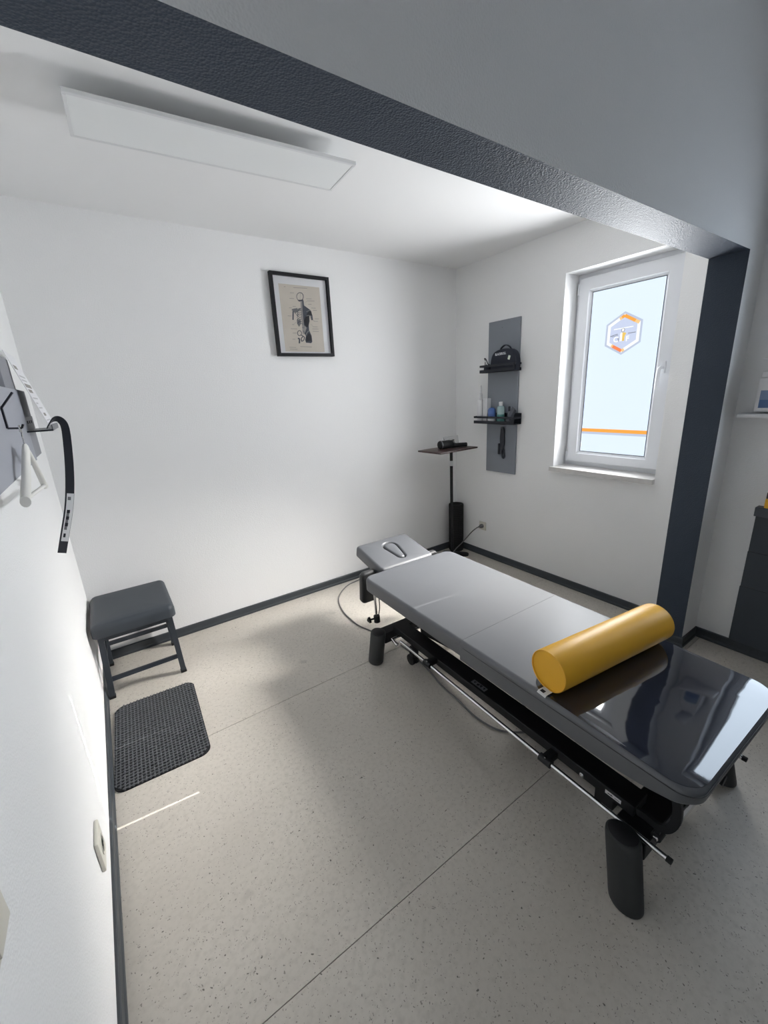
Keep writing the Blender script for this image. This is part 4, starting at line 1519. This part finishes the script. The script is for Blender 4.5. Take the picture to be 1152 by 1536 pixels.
# long curved black shoehorn hooked over the bracket
t = thing('shoehorn', 'long curved black strap-like shoehorn with a barcode label hooked on the bracket', 'shoehorn', (bx + 0.09, -0.80, 1.2))
path = curve([(bx + 0.079, -0.838, 1.461), (bx + 0.091, -0.832, 1.479), (bx + 0.107, -0.826, 1.491), (bx + 0.122, -0.820, 1.489), (bx + 0.132, -0.815, 1.466), (bx + 0.128, -0.812, 1.41), (bx + 0.113, -0.810, 1.307), (bx + 0.095, -0.808, 1.216), (bx + 0.074, -0.806, 1.137), (bx + 0.047, -0.804, 1.058), (bx + 0.015, -0.803, 0.965)], 6)
bm = B()
loops = []
NP = len(path)
side = []
for i, p in enumerate(path):
    d = (path[min(i + 1, NP - 1)] - path[max(i - 1, 0)]).normalized()
    k = min(1.0, max(0.0, (i - 6) / 14.0))
    flat = d.cross(Vector((0, 1, 0))).normalized()       # lies in the bend plane
    w = (Vector((0, 1, 0)) * (1 - k) + flat * (-k)).normalized()
    n_ = w.cross(d).normalized()
    hw_ = 0.0105 + 0.004 * min(1, i / 40)
    side.append((p, w, n_, d, hw_))
    loops.append([tuple(p + w * (a * hw_) + n_ * (b * 0.0018)) for a, b in ((-1, -1), (1, -1), (1, 1), (-1, 1))])
loft(bm, loops)
sh = obj('body', bm, M['navy_black'], t, False)


def on_strap(bm, i0, i1, a0, a1, off, mi=0):
    loops = []
    for i in range(i0, i1 + 1):
        p, w, n_, d, hw_ = side[i]
        s_ = 1 if n_.y < 0 else -1
        loops.append([tuple(p + w * (a * hw_) + n_ * s_ * o_) for a, o_ in ((a0, off), (a1, off), (a1, off + 0.0005), (a0, off + 0.0005))])
    loft(bm, loops, mi=mi)


bm = B()
on_strap(bm, 43, 57, -0.95, 0.62, 0.0018)
lb = obj('label_sticker', bm, M['tagwhite'], sh, label='white barcode sticker')
bm = B()
for i in range(48, 54):
    on_strap(bm, i, i + 1, -0.35 + 0.1 * (i % 2), 0.35, 0.0023, i % 2)
on_strap(bm, 55, 56, -0.2, 0.3, 0.0023, 0)
on_strap(bm, 44, 45, -0.3, 0.4, 0.0023, 1)
obj('barcode', bm, [M['ink_black'], M['ink_mid']], lb)['kind'] = 'stuff'

# white wooden hanger hanging on the hexagon hook
t = thing('coat_hanger', 'white wooden coat hanger hanging below the hexagon hook', 'hanger', (hx + 0.03, hy, 1.30))
gx = hx + 0.029
bm = B()
tube(bm, curve([(gx, hy - 0.013, 1.468), (gx, hy - 0.011, 1.482), (gx, hy, 1.489), (gx, hy + 0.011, 1.482), (gx, hy + 0.010, 1.464), (gx, hy, 1.448), (gx, hy, 1.415)], 5), 0.0022, 8)
obj('hook', bm, M['chrome'], t, True)
ends = {}
for s, ex, ez in ((-1, hx + 0.020, 1.292), (1, hx + 0.027, 1.270)):
    bm = B()
    p = curve([(gx, hy - s * 0.002, 1.417), (gx, hy + s * 0.04, 1.398), (gx + (ex - gx) * 0.5, hy + s * 0.12, 1.342), (ex, hy + s * 0.205, ez)], 5)
    loops = []
    for i, q in enumerate(p):
        hh_ = (0.018 if s < 0 else 0.012) - 0.003 * i / len(p)
        ww = (0.0085 if s < 0 else 0.006) + 0.004 * i / len(p)
        loops.append([(q.x + ww * math.cos(a), q.y, q.z + hh_ * math.sin(a)) for a in [2 * PI * k / 12 for k in range(12)]])
    loft(bm, loops)
    obj('shoulder', bm, M['white_wood'], t, True)
    ends[s] = Vector((ex, hy + s * 0.190, ez + 0.004))
bm = B()
tube(bm, [ends[-1], ends[1]], 0.006, 10)
obj('trouser_bar', bm, M['white_wood'], t, True)

# sockets on the left wall
t = thing('wall_socket', 'cream wall socket low on the left wall, near the skirting', 'socket', (X0, -1.5625, 0.24))
obj('plate', bbox(X0 + 0.0005, X0 + 0.012, -1.612, -1.516, 0.188, 0.298, 0.004), M['cream'], t, True)
bm = B()
lathe(bm, [(0.030, 0.0), (0.030, 0.002), (0.022, 0.002), (0.020, -0.004)], (0, 0, 0), 24, mtx=Matrix.Rotation(PI / 2, 4, 'Y'))
bm.transform(Matrix.Translation((X0 + 0.012, -1.562, 0.243)))
obj('insert', bm, M['cream'], t, True)
for y in (-1.569, -1.555):
    bm = B()
    tube(bm, [(X0 + 0.0141, y, 0.243), (X0 + 0.0146, y, 0.243)], 0.003, 8)
    obj('pin_hole', bm, M['rubber'], t)
t = thing('light_switch', 'cream light switch at chest height on the left wall', 'switch', (X0, -2.235, 0.88))
obj('plate', bbox(X0 + 0.0005, X0 + 0.012, -2.282, -2.190, 0.838, 0.928, 0.006, 3), M['cream'], t, True)
obj('rocker', bbox(X0 + 0.011, X0 + 0.017, -2.267, -2.205, 0.853, 0.913, 0.002, 2), M['cream'], t, True)

# ------------------------------------------------------------------ main room, right wall: dispenser, cladding
t = thing('soap_dispenser', 'white wall dispenser with a blue bottle window above a drip tray', 'dispenser', (0, -2.215, 1.33))
obj('body', bbox(-0.085, -0.0005, -2.262, -2.166, 1.345, 1.505, 0.006, 3), M['white'], t, True)
lbm = bbox(-0.0862, -0.0845, -2.248, -2.181, 1.363, 1.446, 0.0008, 1)
w = obj('level_window', lbm, M['blue_label_light'], t, False)
obj('liquid', bbox(-0.0870, -0.0860, -2.246, -2.183, 1.365, 1.402, 0.0004, 1), M['blue_label'], w)
obj('cap', bbox(-0.078, -0.0005, -2.256, -2.172, 1.507, 1.535, 0.004, 2), M['white'], t, True)
bm = bbox(-0.150, -0.0005, -2.246, -2.182, 1.585, 1.595, 0.003, 2)
join(bm, bbox(-0.02, -0.0005, -2.246, -2.182, 1.533, 1.59, 0.003, 2))
obj('lever', bm, M['white'], t, True)
bm = pad(-0.125, -0.0005, -2.320, -2.110, 1.315, 1.336, 0.025, 0.007, 6, 3)
obj('drip_tray', bm, M['white'], t, True)

t = thing('wall_cladding', 'dark slate boarded cladding low on the wall right of the pier', 'cladding', (0, -2.7, 0.06))
for z0, z1, ya in ((0.0605, 0.398, -2.238), (0.400, 0.605, -2.241), (0.607, 0.812, -2.243)):
    obj('board', bbox(-0.012, -0.0005, -3.10, ya, z0, z1, 0.0015, 1), M['cladding'], t)
obj('ledge', bbox(-0.055, -0.0005, -3.10, -2.243, 0.814, 0.862, 0.003, 2), M['cladding'], t)
t = thing('yellow_packet', 'yellow packet on the slate ledge at the edge of the frame', 'packet', (-0.03, -2.32, 0.8625))
obj('body', bbox(-0.050, -0.006, -2.36, -2.275, 0.8625, 0.912, 0.003, 2), M['yellow'], t)
obj('lid', bbox(-0.049, -0.007, -2.359, -2.276, 0.912, 0.945, 0.003, 2), M['wood'], t)
